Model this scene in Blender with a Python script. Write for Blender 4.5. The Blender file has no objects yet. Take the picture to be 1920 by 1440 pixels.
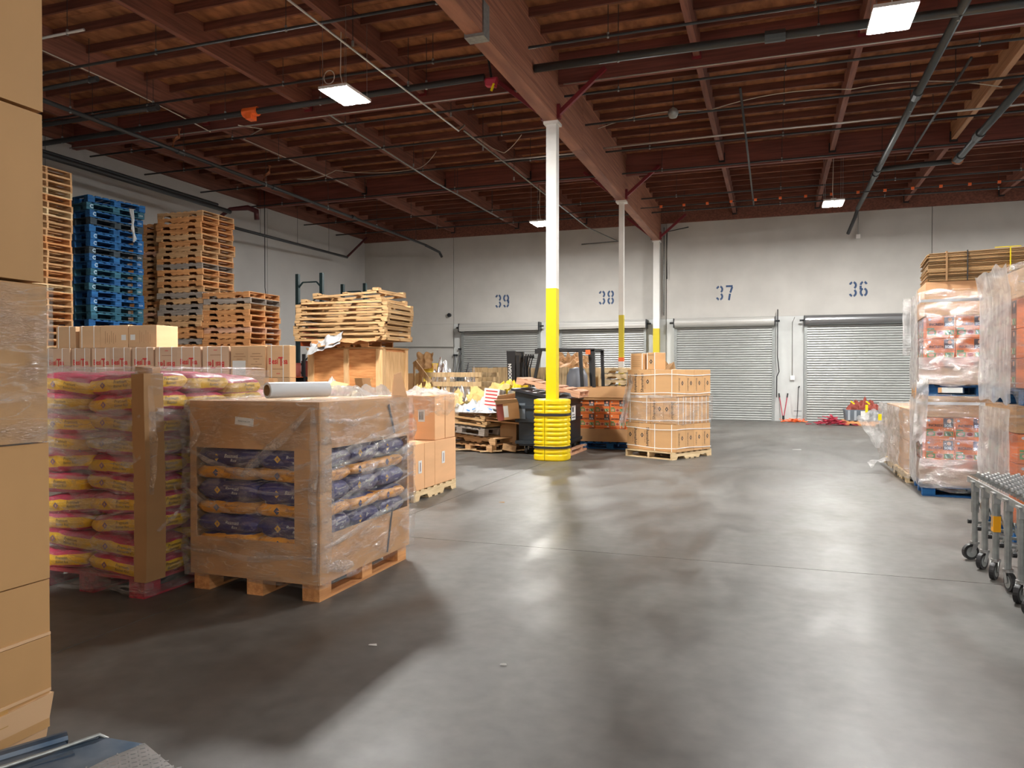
import bpy, math, random
from mathutils import Vector, Matrix, Euler, noise
R = math.radians
random.seed(7)
sc = bpy.context.scene
C = sc.collection
# ---------------------------------------------------------------- camera, world, lights, exposure
cam = bpy.data.objects.new('camera', bpy.data.cameras.new('camera'))
C.objects.link(cam); sc.camera = cam
cam.data.lens = 26.25; cam.data.sensor_width = 36; cam.data.clip_start = .05; cam.data.clip_end = 200
cam.location = (0, 0, 1.5); cam.rotation_euler = (R(90 - .82), 0, R(19.29))
w = bpy.data.worlds.new('world'); sc.world = w; w.use_nodes = True
w.node_tree.nodes['Background'].inputs[0].default_value = (.6, .7, .8, 1)
w.node_tree.nodes['Background'].inputs[1].default_value = .05
sc.view_settings.view_transform = 'Standard'; sc.view_settings.look = 'None'
sc.view_settings.gamma = 1; sc.view_settings.use_curve_mapping = False
sc.view_settings.exposure = 0.0
LAMP = 820.0         # emission of the high bay panels

# ---------------------------------------------------------------- helpers
def tag(o, label=None, cat=None, group=None, kind=None):
    if label: o['label'] = label
    if cat: o['category'] = cat
    if group: o['group'] = group
    if kind: o['kind'] = kind
    return o

def newobj(name, data, parent=None, loc=(0, 0, 0), rot=(0, 0, 0)):
    o = bpy.data.objects.new(name, data); C.objects.link(o)
    o.location = loc; o.rotation_euler = rot
    if parent: o.parent = parent
    return o

def thing(name, label, cat, loc=(0, 0, 0), rotz=0, group=None, rot=None):
    o = newobj(name, None, None, loc, rot or (0, 0, rotz)); o.empty_display_size = .2
    return tag(o, label, cat, group)

def copy_tree(o, parent=None):
    c = o.copy(); C.objects.link(c); c.parent = parent
    for ch in list(o.children): copy_tree(ch, c)
    return c

class MB:
    def __init__(s): s.v = []; s.f = []; s.m = []
    def poly(s, pts, m=0):
        n = len(s.v); s.v += [tuple(p) for p in pts]; s.f.append(tuple(range(n, n + len(pts)))); s.m.append(m); return s
    def box(s, x0, y0, z0, x1, y1, z1, m=0):
        return s.hexa([(x0, y0, z0), (x1, y0, z0), (x1, y1, z0), (x0, y1, z0), (x0, y0, z1), (x1, y0, z1), (x1, y1, z1), (x0, y1, z1)], m)
    def hexa(s, p, m=0):
        n = len(s.v); s.v += [tuple(q) for q in p]
        for f in ((3, 2, 1, 0), (4, 5, 6, 7), (0, 1, 5, 4), (1, 2, 6, 5), (2, 3, 7, 6), (3, 0, 4, 7)):
            s.f.append(tuple(n + i for i in f)); s.m.append(m)
        return s
    def obox(s, c, size, rot=(0, 0, 0), m=0):
        E = Euler(rot).to_matrix(); c = Vector(c); h = [q / 2 for q in size]
        P = [c + E @ Vector((sx * h[0], sy * h[1], sz * h[2])) for sx, sy, sz in
             ((-1, -1, -1), (1, -1, -1), (1, 1, -1), (-1, 1, -1), (-1, -1, 1), (1, -1, 1), (1, 1, 1), (-1, 1, 1))]
        return s.hexa(P, m)
    def bar(s, a, b, wd, th, m=0, up=(0, 0, 1)):
        a = Vector(a); b = Vector(b); d = (b - a).normalized(); u = Vector(up)
        if abs(d.dot(u)) > .98: u = Vector((0, 1, 0))
        x = d.cross(u).normalized() * wd / 2; y = x.cross(d).normalized() * th / 2
        return s.hexa([a - x - y, a + x - y, b + x - y, b - x - y, a - x + y, a + x + y, b + x + y, b - x + y], m)
    def prism(s, poly, y0, y1, m=0, ax='y'):
        def P(a, b, t): return (a, t, b) if ax == 'y' else ((t, a, b) if ax == 'x' else (a, b, t))
        n = len(s.v); k = len(poly)
        s.v += [P(a, b, y0) for a, b in poly] + [P(a, b, y1) for a, b in poly]
        s.f.append(tuple(range(n, n + k))); s.m.append(m)
        s.f.append(tuple(range(n + 2 * k - 1, n + k - 1, -1))); s.m.append(m)
        for i in range(k):
            j = (i + 1) % k; s.f.append((n + j, n + i, n + k + i, n + k + j)); s.m.append(m)
        return s
    def tube(s, path, r, n=8, m=0, caps=True):
        path = [Vector(p) for p in path]; rings = []
        for i, p in enumerate(path):
            d = (path[min(i + 1, len(path) - 1)] - path[max(i - 1, 0)]).normalized()
            u = Vector((0, 0, 1)) if abs(d.z) < .95 else Vector((1, 0, 0))
            x = d.cross(u).normalized(); y = x.cross(d).normalized()
            rr = r[i] if isinstance(r, (list, tuple)) else r
            st = len(s.v)
            s.v += [tuple(p + (x * math.cos(2 * math.pi * k / n) + y * math.sin(2 * math.pi * k / n)) * rr) for k in range(n)]
            rings.append(st)
        for a, b in zip(rings, rings[1:]):
            for k in range(n):
                j = (k + 1) % n; s.f.append((a + k, a + j, b + j, b + k)); s.m.append(m)
        if caps:
            s.f.append(tuple(rings[0] + k for k in range(n))[::-1]); s.m.append(m)
            s.f.append(tuple(rings[-1] + k for k in range(n))); s.m.append(m)
        return s
    def grid(s, fn, nu, nv, m=0, closed=False):
        st = len(s.v)
        for j in range(nv + 1):
            for i in range(nu + 1): s.v.append(tuple(fn(i / nu, j / nv)))
        for j in range(nv):
            for i in range(nu):
                a = st + j * (nu + 1) + i; s.f.append((a, a + 1, a + nu + 2, a + nu + 1)); s.m.append(m)
        return s
    def lathe(s, prof, n=24, c=(0, 0), m=0, fn=None):
        st = len(s.v)
        for r, z in prof:
            for k in range(n):
                a = 2 * math.pi * k / n; rr = fn(r, a, z) if fn else r
                s.v.append((c[0] + rr * math.cos(a), c[1] + rr * math.sin(a), z))
        for j in range(len(prof) - 1):
            for k in range(n):
                i = (k + 1) % n; a = st + j * n
                s.f.append((a + k, a + i, a + n + i, a + n + k)); s.m.append(m)
        return s
    def mesh(s, name, mats, smooth=False):
        me = bpy.data.meshes.new(name); me.from_pydata(s.v, [], s.f)
        for mt in (mats if isinstance(mats, (list, tuple)) else [mats]): me.materials.append(mt)
        for p, k in zip(me.polygons, s.m):
            p.material_index = k; p.use_smooth = smooth
        me.update(); return me
    def build(s, name, mats, parent=None, loc=(0, 0, 0), rot=(0, 0, 0), smooth=False, **t):
        o = newobj(name, s.mesh(name, mats, smooth), parent, loc, rot); tag(o, **t); return o

def cbox(dx, dy, dz, b=.006):   # chamfered box standing on z=0, centred in x and y
    m = MB(); x, y = dx / 2, dy / 2
    def ring(ix, z): return [(-x + ix, -y + b if ix < b else -y, z)]
    lv = [(b, 0), (0, b), (0, dz - b), (b, dz)]
    st = []
    for ins, z in lv:
        st.append(len(m.v)); X = x - ins; Y = y - ins
        m.v += [(-X + b, -Y, z), (X - b, -Y, z), (X, -Y + b, z), (X, Y - b, z), (X - b, Y, z), (-X + b, Y, z), (-X, Y - b, z), (-X, -Y + b, z)]
    for a, c in zip(st, st[1:]):
        for k in range(8):
            j = (k + 1) % 8; m.f.append((a + k, a + j, c + j, c + k)); m.m.append(0)
    m.f.append(tuple(st[0] + k for k in range(8))[::-1]); m.m.append(0)
    m.f.append(tuple(st[-1] + k for k in range(8))); m.m.append(0)
    return m

_cache = {}
def shared(key, fn):
    if key not in _cache: _cache[key] = fn()
    return _cache[key]

def text_mesh(s, size, mat, shear=0, sx=1.0, bold=0):   # centred, in the xz plane, facing -y
    def mk():
        cu = bpy.data.curves.new('writing', 'FONT'); cu.body = s; cu.size = size; cu.shear = shear
        cu.align_x = 'CENTER'; cu.align_y = 'CENTER'; cu.resolution_u = 2; cu.offset = bold
        o = bpy.data.objects.new('tmp', cu); C.objects.link(o)
        me = bpy.data.meshes.new_from_object(o.evaluated_get(bpy.context.evaluated_depsgraph_get()))
        bpy.data.objects.remove(o); me.transform(Matrix.Rotation(R(90), 4, 'X') @ Matrix.Scale(sx, 4, (1, 0, 0)))
        me.materials.clear(); me.materials.append(mat); return me
    return shared(('txt', s, size, mat.name, shear, sx, bold), mk)

def writing(s, size, mat, parent, loc, rotz=0, tilt=0, name='writing', **k):
    return newobj(name, text_mesh(s, size, mat, **k), parent, loc, (0, tilt, rotz))

# ---------------------------------------------------------------- materials
def _nt(name):
    m = bpy.data.materials.new(name); m.use_nodes = True; nt = m.node_tree
    return m, nt, nt.nodes['Principled BSDF']

def mat(name, col, rough=.6, metal=0, var=.0, scale=4, stretch=(1, 1, 1), objvar=.0, bump=0, bscale=None, col2=None,
        world=False, spec=.5, coat=0, emit=0, detail=4, lo=.35, hi=.65, rvar=0):
    m, nt, b = _nt(name); N = nt.nodes; L = nt.links
    c = (*col, 1); b.inputs['Base Color'].default_value = c; b.inputs['Roughness'].default_value = rough
    b.inputs['Metallic'].default_value = metal; b.inputs['Specular IOR Level'].default_value = spec
    b.inputs['Coat Weight'].default_value = coat
    if emit: b.inputs['Emission Color'].default_value = c; b.inputs['Emission Strength'].default_value = emit
    if not (var or objvar or bump or col2): return m
    if world:
        g = N.new('ShaderNodeNewGeometry'); src = g.outputs['Position']
    else:
        g = N.new('ShaderNodeTexCoord'); src = g.outputs['Object']
    mp = N.new('ShaderNodeMapping'); mp.inputs['Scale'].default_value = stretch; L.new(src, mp.inputs['Vector'])
    if objvar and not world:
        oi = N.new('ShaderNodeObjectInfo'); cb = N.new('ShaderNodeCombineXYZ')
        mm = N.new('ShaderNodeMath'); mm.operation = 'MULTIPLY'; mm.inputs[1].default_value = 37
        L.new(oi.outputs['Random'], mm.inputs[0])
        for i in range(3): L.new(mm.outputs[0], cb.inputs[i])
        L.new(cb.outputs[0], mp.inputs['Location'])
    nz = N.new('ShaderNodeTexNoise'); nz.inputs['Scale'].default_value = scale; nz.inputs['Detail'].default_value = detail
    L.new(mp.outputs[0], nz.inputs['Vector'])
    rp = N.new('ShaderNodeValToRGB'); rp.color_ramp.elements[0].position = lo; rp.color_ramp.elements[1].position = hi
    if col2: a_, b_ = col, col2
    else: a_ = [q * (1 - var) for q in col]; b_ = [min(1, q * (1 + var)) for q in col]
    rp.color_ramp.elements[0].color = (*a_, 1); rp.color_ramp.elements[1].color = (*b_, 1)
    L.new(nz.outputs['Fac'], rp.inputs[0]); out = rp.outputs[0]
    if objvar:
        oi = N.new('ShaderNodeObjectInfo'); mr = N.new('ShaderNodeMapRange')
        mr.inputs['To Min'].default_value = 1 - objvar; mr.inputs['To Max'].default_value = 1 + objvar
        L.new(oi.outputs['Random'], mr.inputs[0])
        hs = N.new('ShaderNodeHueSaturation'); L.new(mr.outputs[0], hs.inputs['Value']); L.new(out, hs.inputs['Color']); out = hs.outputs[0]
    L.new(out, b.inputs['Base Color'])
    if rvar:
        mr2 = N.new('ShaderNodeMapRange'); mr2.inputs['To Min'].default_value = rough - rvar; mr2.inputs['To Max'].default_value = rough + rvar
        L.new(nz.outputs['Fac'], mr2.inputs[0]); L.new(mr2.outputs[0], b.inputs['Roughness'])
    if bump:
        bp = N.new('ShaderNodeBump'); bp.inputs['Strength'].default_value = bump; bp.inputs['Distance'].default_value = .01
        if bscale:
            n2 = N.new('ShaderNodeTexNoise'); n2.inputs['Scale'].default_value = bscale; n2.inputs['Detail'].default_value = 3
            L.new(mp.outputs[0], n2.inputs['Vector']); L.new(n2.outputs['Fac'], bp.inputs['Height'])
        else: L.new(nz.outputs['Fac'], bp.inputs['Height'])
        L.new(bp.outputs[0], b.inputs['Normal'])
    return m

def film_mat(name, base=.05, streak_glint=.35, gloss=.9, tint=(1, 1, 1), stretch=(1, 1, 5), scale=3.0, bump=1.0, rough=.17, white=.9, trans=.985, fsc=30, fst=(1, 1, 4), crease_glint=.30):  # white streaks and fold lines paint lamp glints into the film colour
    m, nt, b = _nt(name); N = nt.nodes; L = nt.links; N.remove(b); out = N['Material Output']
    tc = N.new('ShaderNodeTexCoord')
    def nz(sc_, st, det, dist=0):
        mp = N.new('ShaderNodeMapping'); mp.inputs['Scale'].default_value = st; L.new(tc.outputs['Object'], mp.inputs[0])
        mp.inputs['Rotation'].default_value = (.12, -.10, 0)
        n = N.new('ShaderNodeTexNoise'); n.inputs['Scale'].default_value = sc_; n.inputs['Detail'].default_value = det
        n.inputs['Distortion'].default_value = dist; L.new(mp.outputs[0], n.inputs['Vector']); return n.outputs['Fac']
    s1 = nz(scale, stretch, 5, .6)
    rp = N.new('ShaderNodeMapRange'); rp.inputs[1].default_value = .60; rp.inputs[2].default_value = .78
    rp.inputs['To Min'].default_value = base; rp.inputs['To Max'].default_value = base + streak_glint; L.new(s1, rp.inputs[0])
    s2 = nz(scale * .8, (stretch[0] * .7, stretch[1] * .7, stretch[2] * .9), 3, 1.6)
    c1 = N.new('ShaderNodeMath'); c1.operation = 'SUBTRACT'; L.new(s2, c1.inputs[0]); c1.inputs[1].default_value = .5
    c2 = N.new('ShaderNodeMath'); c2.operation = 'ABSOLUTE'; L.new(c1.outputs[0], c2.inputs[0])
    c3 = N.new('ShaderNodeMapRange'); c3.inputs[1].default_value = .0; c3.inputs[2].default_value = .022; c3.inputs['To Min'].default_value = crease_glint; c3.inputs['To Max'].default_value = 0; L.new(c2.outputs[0], c3.inputs[0])
    c4 = N.new('ShaderNodeMath'); c4.operation = 'MAXIMUM'; L.new(rp.outputs[0], c4.inputs[0]); L.new(c3.outputs[0], c4.inputs[1])
    fine = nz(fsc, fst, 3, 1.2); big = nz(5, (1, 1, 2.2), 2, .5)
    ad = N.new('ShaderNodeMath'); ad.operation = 'MULTIPLY_ADD'; L.new(fine, ad.inputs[0]); ad.inputs[1].default_value = .30; L.new(big, ad.inputs[2])
    bp = N.new('ShaderNodeBump'); bp.inputs['Strength'].default_value = bump; bp.inputs['Distance'].default_value = .05; L.new(ad.outputs[0], bp.inputs['Height'])
    tr = N.new('ShaderNodeBsdfTransparent'); tr.inputs[0].default_value = (tint[0] * trans, tint[1] * trans, tint[2] * trans, 1)
    df = N.new('ShaderNodeBsdfDiffuse'); df.inputs[0].default_value = (white, white, white, 1)
    tl = N.new('ShaderNodeBsdfTranslucent'); tl.inputs[0].default_value = (white, white, white, 1)
    md = N.new('ShaderNodeMixShader'); md.inputs[0].default_value = .4; L.new(df.outputs[0], md.inputs[1]); L.new(tl.outputs[0], md.inputs[2])
    gl = N.new('ShaderNodeBsdfGlossy'); gl.inputs['Roughness'].default_value = rough; L.new(bp.outputs[0], gl.inputs['Normal'])
    m1 = N.new('ShaderNodeMixShader'); L.new(c4.outputs[0], m1.inputs[0]); L.new(tr.outputs[0], m1.inputs[1]); L.new(md.outputs[0], m1.inputs[2])
    gr_ = N.new('ShaderNodeMapRange'); gr_.inputs[1].default_value = .42; gr_.inputs[2].default_value = .62
    gr_.inputs['To Min'].default_value = .05 * gloss; gr_.inputs['To Max'].default_value = .32 * gloss; L.new(big, gr_.inputs[0])
    m2 = N.new('ShaderNodeMixShader'); L.new(gr_.outputs[0], m2.inputs[0]); L.new(m1.outputs[0], m2.inputs[1]); L.new(gl.outputs[0], m2.inputs[2])
    L.new(m2.outputs[0], out.inputs['Surface']); return m

def bag_mat(name, side, top, edge=.036):    # printed sack: gusset colour round the sides, panel colour above and below
    m, nt, b = _nt(name); N = nt.nodes; L = nt.links
    tc = N.new('ShaderNodeTexCoord'); sx = N.new('ShaderNodeSeparateXYZ'); L.new(tc.outputs['Object'], sx.inputs[0])
    nz = N.new('ShaderNodeTexNoise'); nz.inputs['Scale'].default_value = 9; L.new(tc.outputs['Object'], nz.inputs['Vector'])
    ma = N.new('ShaderNodeMath'); ma.operation = 'MULTIPLY_ADD'; L.new(nz.outputs['Fac'], ma.inputs[0]); ma.inputs[1].default_value = .022; L.new(sx.outputs['Z'], ma.inputs[2])
    gt = N.new('ShaderNodeMath'); gt.operation = 'GREATER_THAN'; L.new(ma.outputs[0], gt.inputs[0]); gt.inputs[1].default_value = edge + .011
    lt = N.new('ShaderNodeMath'); lt.operation = 'LESS_THAN'; L.new(ma.outputs[0], lt.inputs[0]); lt.inputs[1].default_value = -edge + .008
    mx = N.new('ShaderNodeMath'); mx.operation = 'MAXIMUM'; L.new(gt.outputs[0], mx.inputs[0]); L.new(lt.outputs[0], mx.inputs[1])
    c = N.new('ShaderNodeMixRGB'); c.inputs[1].default_value = (*side, 1); c.inputs[2].default_value = (*top, 1); L.new(mx.outputs[0], c.inputs[0])
    oi = N.new('ShaderNodeObjectInfo'); mr = N.new('ShaderNodeMapRange'); mr.inputs['To Min'].default_value = .8; mr.inputs['To Max'].default_value = 1.15
    L.new(oi.outputs['Random'], mr.inputs[0]); hs = N.new('ShaderNodeHueSaturation'); L.new(mr.outputs[0], hs.inputs['Value']); L.new(c.outputs[0], hs.inputs['Color'])
    L.new(hs.outputs[0], b.inputs['Base Color']); b.inputs['Roughness'].default_value = .38
    n2 = N.new('ShaderNodeTexNoise'); n2.inputs['Scale'].default_value = 14; n2.inputs['Distortion'].default_value = 1; L.new(tc.outputs['Object'], n2.inputs['Vector'])
    bp = N.new('ShaderNodeBump'); bp.inputs['Strength'].default_value = .6; bp.inputs['Distance'].default_value = .02; L.new(n2.outputs['Fac'], bp.inputs['Height']); L.new(bp.outputs[0], b.inputs['Normal'])
    return m

M = {}
def floor_material():
    m, nt, b = _nt('sealed_concrete'); N = nt.nodes; L = nt.links
    g = N.new('ShaderNodeNewGeometry')
    def nz(s, st=(1, 1, 1), d=6, dist=0):
        mp = N.new('ShaderNodeMapping'); mp.inputs['Scale'].default_value = st; L.new(g.outputs['Position'], mp.inputs[0])
        n = N.new('ShaderNodeTexNoise'); n.inputs['Scale'].default_value = s; n.inputs['Detail'].default_value = d; n.inputs['Distortion'].default_value = dist
        L.new(mp.outputs[0], n.inputs['Vector']); return n.outputs['Fac']
    def mr(v, a, b_, lo=.3, hi=.7):
        n = N.new('ShaderNodeMapRange'); n.inputs[1].default_value = lo; n.inputs[2].default_value = hi
        n.inputs['To Min'].default_value = a; n.inputs['To Max'].default_value = b_; L.new(v, n.inputs[0]); return n.outputs[0]
    big = nz(.45, (1, 1, 1), 4, 1.2); track = nz(.9, (1.3, .35, 1), 5, .8); fine = nz(9, (1, 1, 1), 7); speck = nz(60, (1, 1, 1), 2)
    rp = N.new('ShaderNodeValToRGB'); e = rp.color_ramp.elements; e[0].position = .3; e[1].position = .72
    e[0].color = (.070, .059, .049, 1); e[1].color = (.135, .131, .122, 1)
    md = rp.color_ramp.elements.new(.5); md.color = (.102, .096, .088, 1)
    mid = nz(2.6, (1, .6, 1), 10, .6)
    mv = N.new('ShaderNodeMath'); mv.operation = 'MULTIPLY'; L.new(mr(fine, .84, 1.14), mv.inputs[0]); L.new(mr(mid, .78, 1.22), mv.inputs[1]); mixv = mv.outputs[0]
    a = N.new('ShaderNodeMath'); a.operation = 'MULTIPLY_ADD'; L.new(track, a.inputs[0]); a.inputs[1].default_value = .5; 
    h = N.new('ShaderNodeMath'); h.operation = 'MULTIPLY'; L.new(big, h.inputs[0]); h.inputs[1].default_value = .5; L.new(h.outputs[0], a.inputs[2])
    L.new(a.outputs[0], rp.inputs[0])
    hs = N.new('ShaderNodeHueSaturation'); L.new(rp.outputs[0], hs.inputs['Color']); L.new(mixv, hs.inputs['Value'])
    L.new(hs.outputs[0], b.inputs['Base Color'])
    ra = N.new('ShaderNodeMath'); ra.operation = 'MULTIPLY'; L.new(mr(track, .36, .54), ra.inputs[0]); L.new(mr(mid, .84, 1.16), ra.inputs[1])
    L.new(ra.outputs[0], b.inputs['Roughness']); b.inputs['Specular IOR Level'].default_value = .55
    bp = N.new('ShaderNodeBump'); bp.inputs['Strength'].default_value = .12; bp.inputs['Distance'].default_value = .004; L.new(fine, bp.inputs['Height'])
    L.new(bp.outputs[0], b.inputs['Normal']); return m
M['floor'] = floor_material()
M['joint'] = mat('joint_filler', (.07, .06, .05), .8)
M['wall_up'] = mat('upper_wall_paint', (.50, .485, .455), .75, var=.06, scale=1.2, world=True, bump=.05)
M['wall_left'] = mat('side_wall_paint', (.50, .49, .475), .75, var=.05, scale=.8, world=True)
M['wall_low'] = mat('lower_wall_paint', (.56, .575, .565), .6, var=.05, scale=2, world=True)
def ceil_wood(n, c, c2, st): return mat(n, c, .75, col2=c2, scale=6, stretch=st, objvar=.12, bump=.1)
M['ply'] = ceil_wood('roof_plywood', (.19, .073, .032), (.40, .17, .072), (1, .4, 1))
M['joist'] = ceil_wood('joist_wood', (.11, .038, .026), (.20, .07, .045), (.3, 4, 4))
M['beam'] = ceil_wood('beam_wood', (.16, .06, .042), (.27, .105, .07), (3, .2, 4))
M['cross'] = mat('cross_beam_wood', (.15, .045, .035), .7, col2=(.24, .075, .055), scale=6, stretch=(.2, 4, 4))
M['girder'] = mat('glulam_wood', (.24, .095, .06), .6, col2=(.42, .185, .11), scale=5, stretch=(1, .15, 7), bump=.08, objvar=.03)
M['newbeam'] = mat('pale_beam_wood', (.42, .22, .11), .7, col2=(.6, .34, .19), scale=5, stretch=(3, .15, 5))
M['redsteel'] = mat('red_primer_steel', (.20, .02, .028), .5)
M['darkred'] = mat('dark_red_paint', (.075, .012, .016), .5)
M['steel'] = mat('galvanised_steel', (.42, .43, .43), .38, .85, var=.12, scale=14)
M['zinc'] = mat('dull_zinc', (.33, .35, .345), .45, .6, var=.12, scale=20)
M['darkpipe'] = mat('dark_pipe_paint', (.045, .047, .05), .45, .3)
M['greypipe'] = mat('grey_pipe_paint', (.07, .08, .085), .4, .4)
M['conduit'] = mat('pale_conduit', (.6, .6, .58), .4, .5)
M['cable'] = mat('pale_cable', (.6, .56, .48), .6)
M['orange'] = mat('orange_plastic', (.9, .16, .03), .5)
M['copper'] = mat('coppery_fitting', (.45, .17, .08), .5, .4)
M['white'] = mat('white_paint', (.8, .79, .76), .45, var=.03, scale=5)
M['yellow'] = mat('yellow_paint', (.74, .58, .0), .4)
M['guard'] = mat('yellow_plastic', (.80, .57, .0), .36)
M['yellow2'] = mat('aged_yellow_paint', (.62, .50, .02), .5)
M['black'] = mat('black_rubber', (.02, .02, .022), .5)
M['blackmetal'] = mat('black_metal', (.025, .027, .03), .35, .2)
M['navy'] = mat('navy_stencil_paint', (.03, .07, .16), .7)
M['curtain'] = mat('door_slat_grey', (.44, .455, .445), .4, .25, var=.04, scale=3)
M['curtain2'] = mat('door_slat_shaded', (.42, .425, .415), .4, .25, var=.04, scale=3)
M['groove'] = mat('slat_joint', (.10, .10, .10), .6)
M['hood'] = mat('door_hood_grey', (.55, .545, .52), .4, .3)
M['hoodsteel'] = mat('bare_steel_hood', (.33, .34, .35), .3, .8)
def cardb(n, c, ov=.07): return mat(n, c, .75, var=.05, scale=3, objvar=ov, stretch=(.4, .4, 2))
M['card'] = cardb('cardboard', (.54, .30, .135))
M['card2'] = cardb('pale_cardboard', (.66, .42, .235))
M['cardtea'] = cardb('pinkish_cardboard', (.60, .40, .27))
M['cardplain'] = cardb('orange_cardboard', (.76, .43, .22), .04)
M['carddark'] = cardb('brown_cardboard', (.36, .20, .085))
M['cardtower'] = mat('tower_cardboard', (.50, .285, .115), .7, var=.07, scale=2, stretch=(1, 1, .5))
M['tape'] = mat('brown_tape', (.50, .28, .09), .3)
M['label'] = mat('white_label', (.72, .72, .70), .6)
M['print'] = mat('black_print', (.03, .03, .035), .7)
M['redprint'] = mat('red_print', (.62, .04, .04), .7)
M['brownprint'] = mat('brown_print', (.28, .12, .06), .7)
M['band'] = mat('white_strap', (.88, .88, .86), .4)
def wood(n, a, b_, st, ov=.13): return mat(n, a, .8, col2=b_, scale=7, stretch=st, objvar=ov, detail=3)
SX = (.35, 5, 5); SY = (5, .35, 5)
for k, a, b_ in (('tan', (.42, .235, .105), (.62, .38, .19)), ('orange', (.47, .20, .07), (.66, .32, .12)), ('grey', (.22, .185, .155), (.34, .29, .245)),
                 ('pale', (.55, .40, .22), (.74, .57, .34)), ('pink', (.48, .25, .15), (.66, .38, .24)), ('red', (.20, .015, .025), (.36, .03, .045)),
                 ('blue', (.003, .06, .20), (.015, .14, .38)), ('teal', (.012, .075, .13), (.035, .16, .24)), ('bluedark', (.018, .03, .045), (.045, .07, .09)), ('brown', (.20, .10, .06), (.34, .19, .12))):
    M['x_' + k] = wood(k + '_wood_along', a, b_, SX); M['y_' + k] = wood(k + '_wood_across', a, b_, SY)
M['film'] = film_mat('stretch_film', .03, .42, 1.0, rough=.22)
M['filmheavy'] = film_mat('thick_stretch_film', .14, .42, 1.2)
M['filmvert'] = film_mat('vertical_pleat_film', .44, .35, 1.0, stretch=(5, 5, .4), scale=5, trans=.93, fsc=20, fst=(2.5, 2.5, .4))
M['filmwhite'] = film_mat('cloudy_film', .34, .42, .8, trans=.93)
M['foil'] = mat('silver_foil', (.85, .85, .87), .22, 1.0, var=.05, scale=3)
M['kraft'] = mat('kraft_paper', (.66, .50, .20), .8, var=.1, scale=3)
M['plasticwhite'] = mat('white_sack_plastic', (.58, .61, .63), .35, var=.08, scale=3)
M['dumpster'] = mat('dark_dumpster_steel', (.022, .032, .042), .42, .2, var=.2, scale=3)
M['lid'] = mat('black_lid_plastic', (.018, .022, .03), .4)
M['blueplate'] = mat('worn_blue_steel', (.05, .09, .15), .35, .6, col2=(.16, .19, .23), scale=5, var=.1)
M['diamond'] = mat('diamond_plate', (.42, .42, .42), .35, .8, var=.15, scale=9)
M['rackgreen'] = mat('dark_green_steel', (.012, .035, .04), .45, .2)
M['rackorange'] = mat('orange_rack_steel', (.55, .10, .02), .5)
M['redcarton'] = mat('red_brown_carton', (.24, .045, .03), .7, objvar=.3, var=.1)
M['crateply'] = mat('orange_plywood', (.50, .19, .06), .6, col2=(.70, .34, .13), scale=4, stretch=(1, 1, 6), objvar=.05, lo=.3, hi=.7)
M['cratewood'] = wood('crate_lumber', (.58, .34, .15), (.74, .48, .25), (4, 4, .4))
M['plank'] = wood('plank_wood', (.42, .29, .15), (.60, .43, .24), (4, 4, .4))
M['greytub'] = mat('grey_blue_plastic', (.14, .17, .20), .5)
M['redstrap'] = mat('red_webbing', (.42, .03, .06), .7)
M['seat'] = mat('grey_vinyl', (.18, .19, .22), .5)
M['incorange'] = mat('orange_carton_print', (.88, .22, .05), .5, objvar=.05)
M['incdark'] = mat('charcoal_print', (.10, .075, .085), .6)
M['incgreen'] = mat('green_print', (.13, .36, .13), .6)
M['incpink'] = mat('pink_print', (.80, .40, .26), .6)
M['incred'] = mat('dark_red_print', (.42, .08, .05), .6)
M['bagyellow'] = bag_mat('yellow_sack', (.80, .48, .01), (.50, .035, .10))
M['bagorange'] = bag_mat('orange_gusset_sack', (.80, .35, .04), (.03, .03, .14), .04)
M['bagblue'] = bag_mat('indigo_sack', (.035, .033, .15), (.035, .033, .15))
M['purple'] = mat('purple_print', (.24, .12, .16), .6)
M['gold'] = mat('gold_print', (.72, .40, .05), .5)
M['bluemark'] = mat('pale_blue_paint', (.42, .58, .70), .6)
M['lit'] = mat('led_panel', (1, .98, .94), emit=LAMP)

# ---------------------------------------------------------------- floor, walls, ceiling
XL, XR, YB, YF = -14.67, 16.0, 25.0, -14.5
fl = MB().box(XL - .3, YF - .3, -.3, XR + .3, YB + .3, -.02).build('floor', M['joint'], kind='structure')
xs = [XL - .3, -3.63, 8.6, XR + .3]; ys = [YF - .3, -6.1, -.05, 6.13, 12.33, 18.6, YB + .3]
for a, b_ in zip(xs, xs[1:]):
    for c, d in zip(ys, ys[1:]):
        g = .004; MB().box(a + g, c + g, -.02, b_ - g, d - g, 0).build('floor_slab', M['floor'], fl)
WT = 6.95
wb = MB().box(XL - .3, YB + .12, 0, XR + .3, YB + .3, WT + .3).build('wall_back', M['joint'], kind='structure')
xs = [XL - .3, -11.0, -3.35, 4.41, 12.2, XR + .3]
for a, b_ in zip(xs, xs[1:]):
    MB().box(a + .008, YB, 3.3, b_ - .008, YB + .12, WT + .1).build('wall_panel', M['wall_up'], wb)
    MB().box(a + .008, YB - .004, 0, b_ - .008, YB + .12, 3.296).build('wall_panel', M['wall_low'] if a > -12 else M['wall_up'], wb)
wl = MB().box(XL - .3, YF - .3, 0, XL - .12, YB, WT + .3).build('wall_left', M['joint'], kind='structure')
ys = [YF - .3, -3, 4.4, 11.8, 19.2, YB]
for c, d in zip(ys, ys[1:]): MB().box(XL - .12, c + .008, 0, XL, d - .008, WT + .1).build('wall_panel', M['wall_left'], wl)
MB().box(XR, YF - .3, 0, XR + .3, YB + .3, WT + .3).build('wall_right', M['wall_left'], kind='structure')
MB().box(XL, YF - .3, 0, XR, YF, WT + .3).build('wall_front', M['wall_left'], kind='structure')

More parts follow.
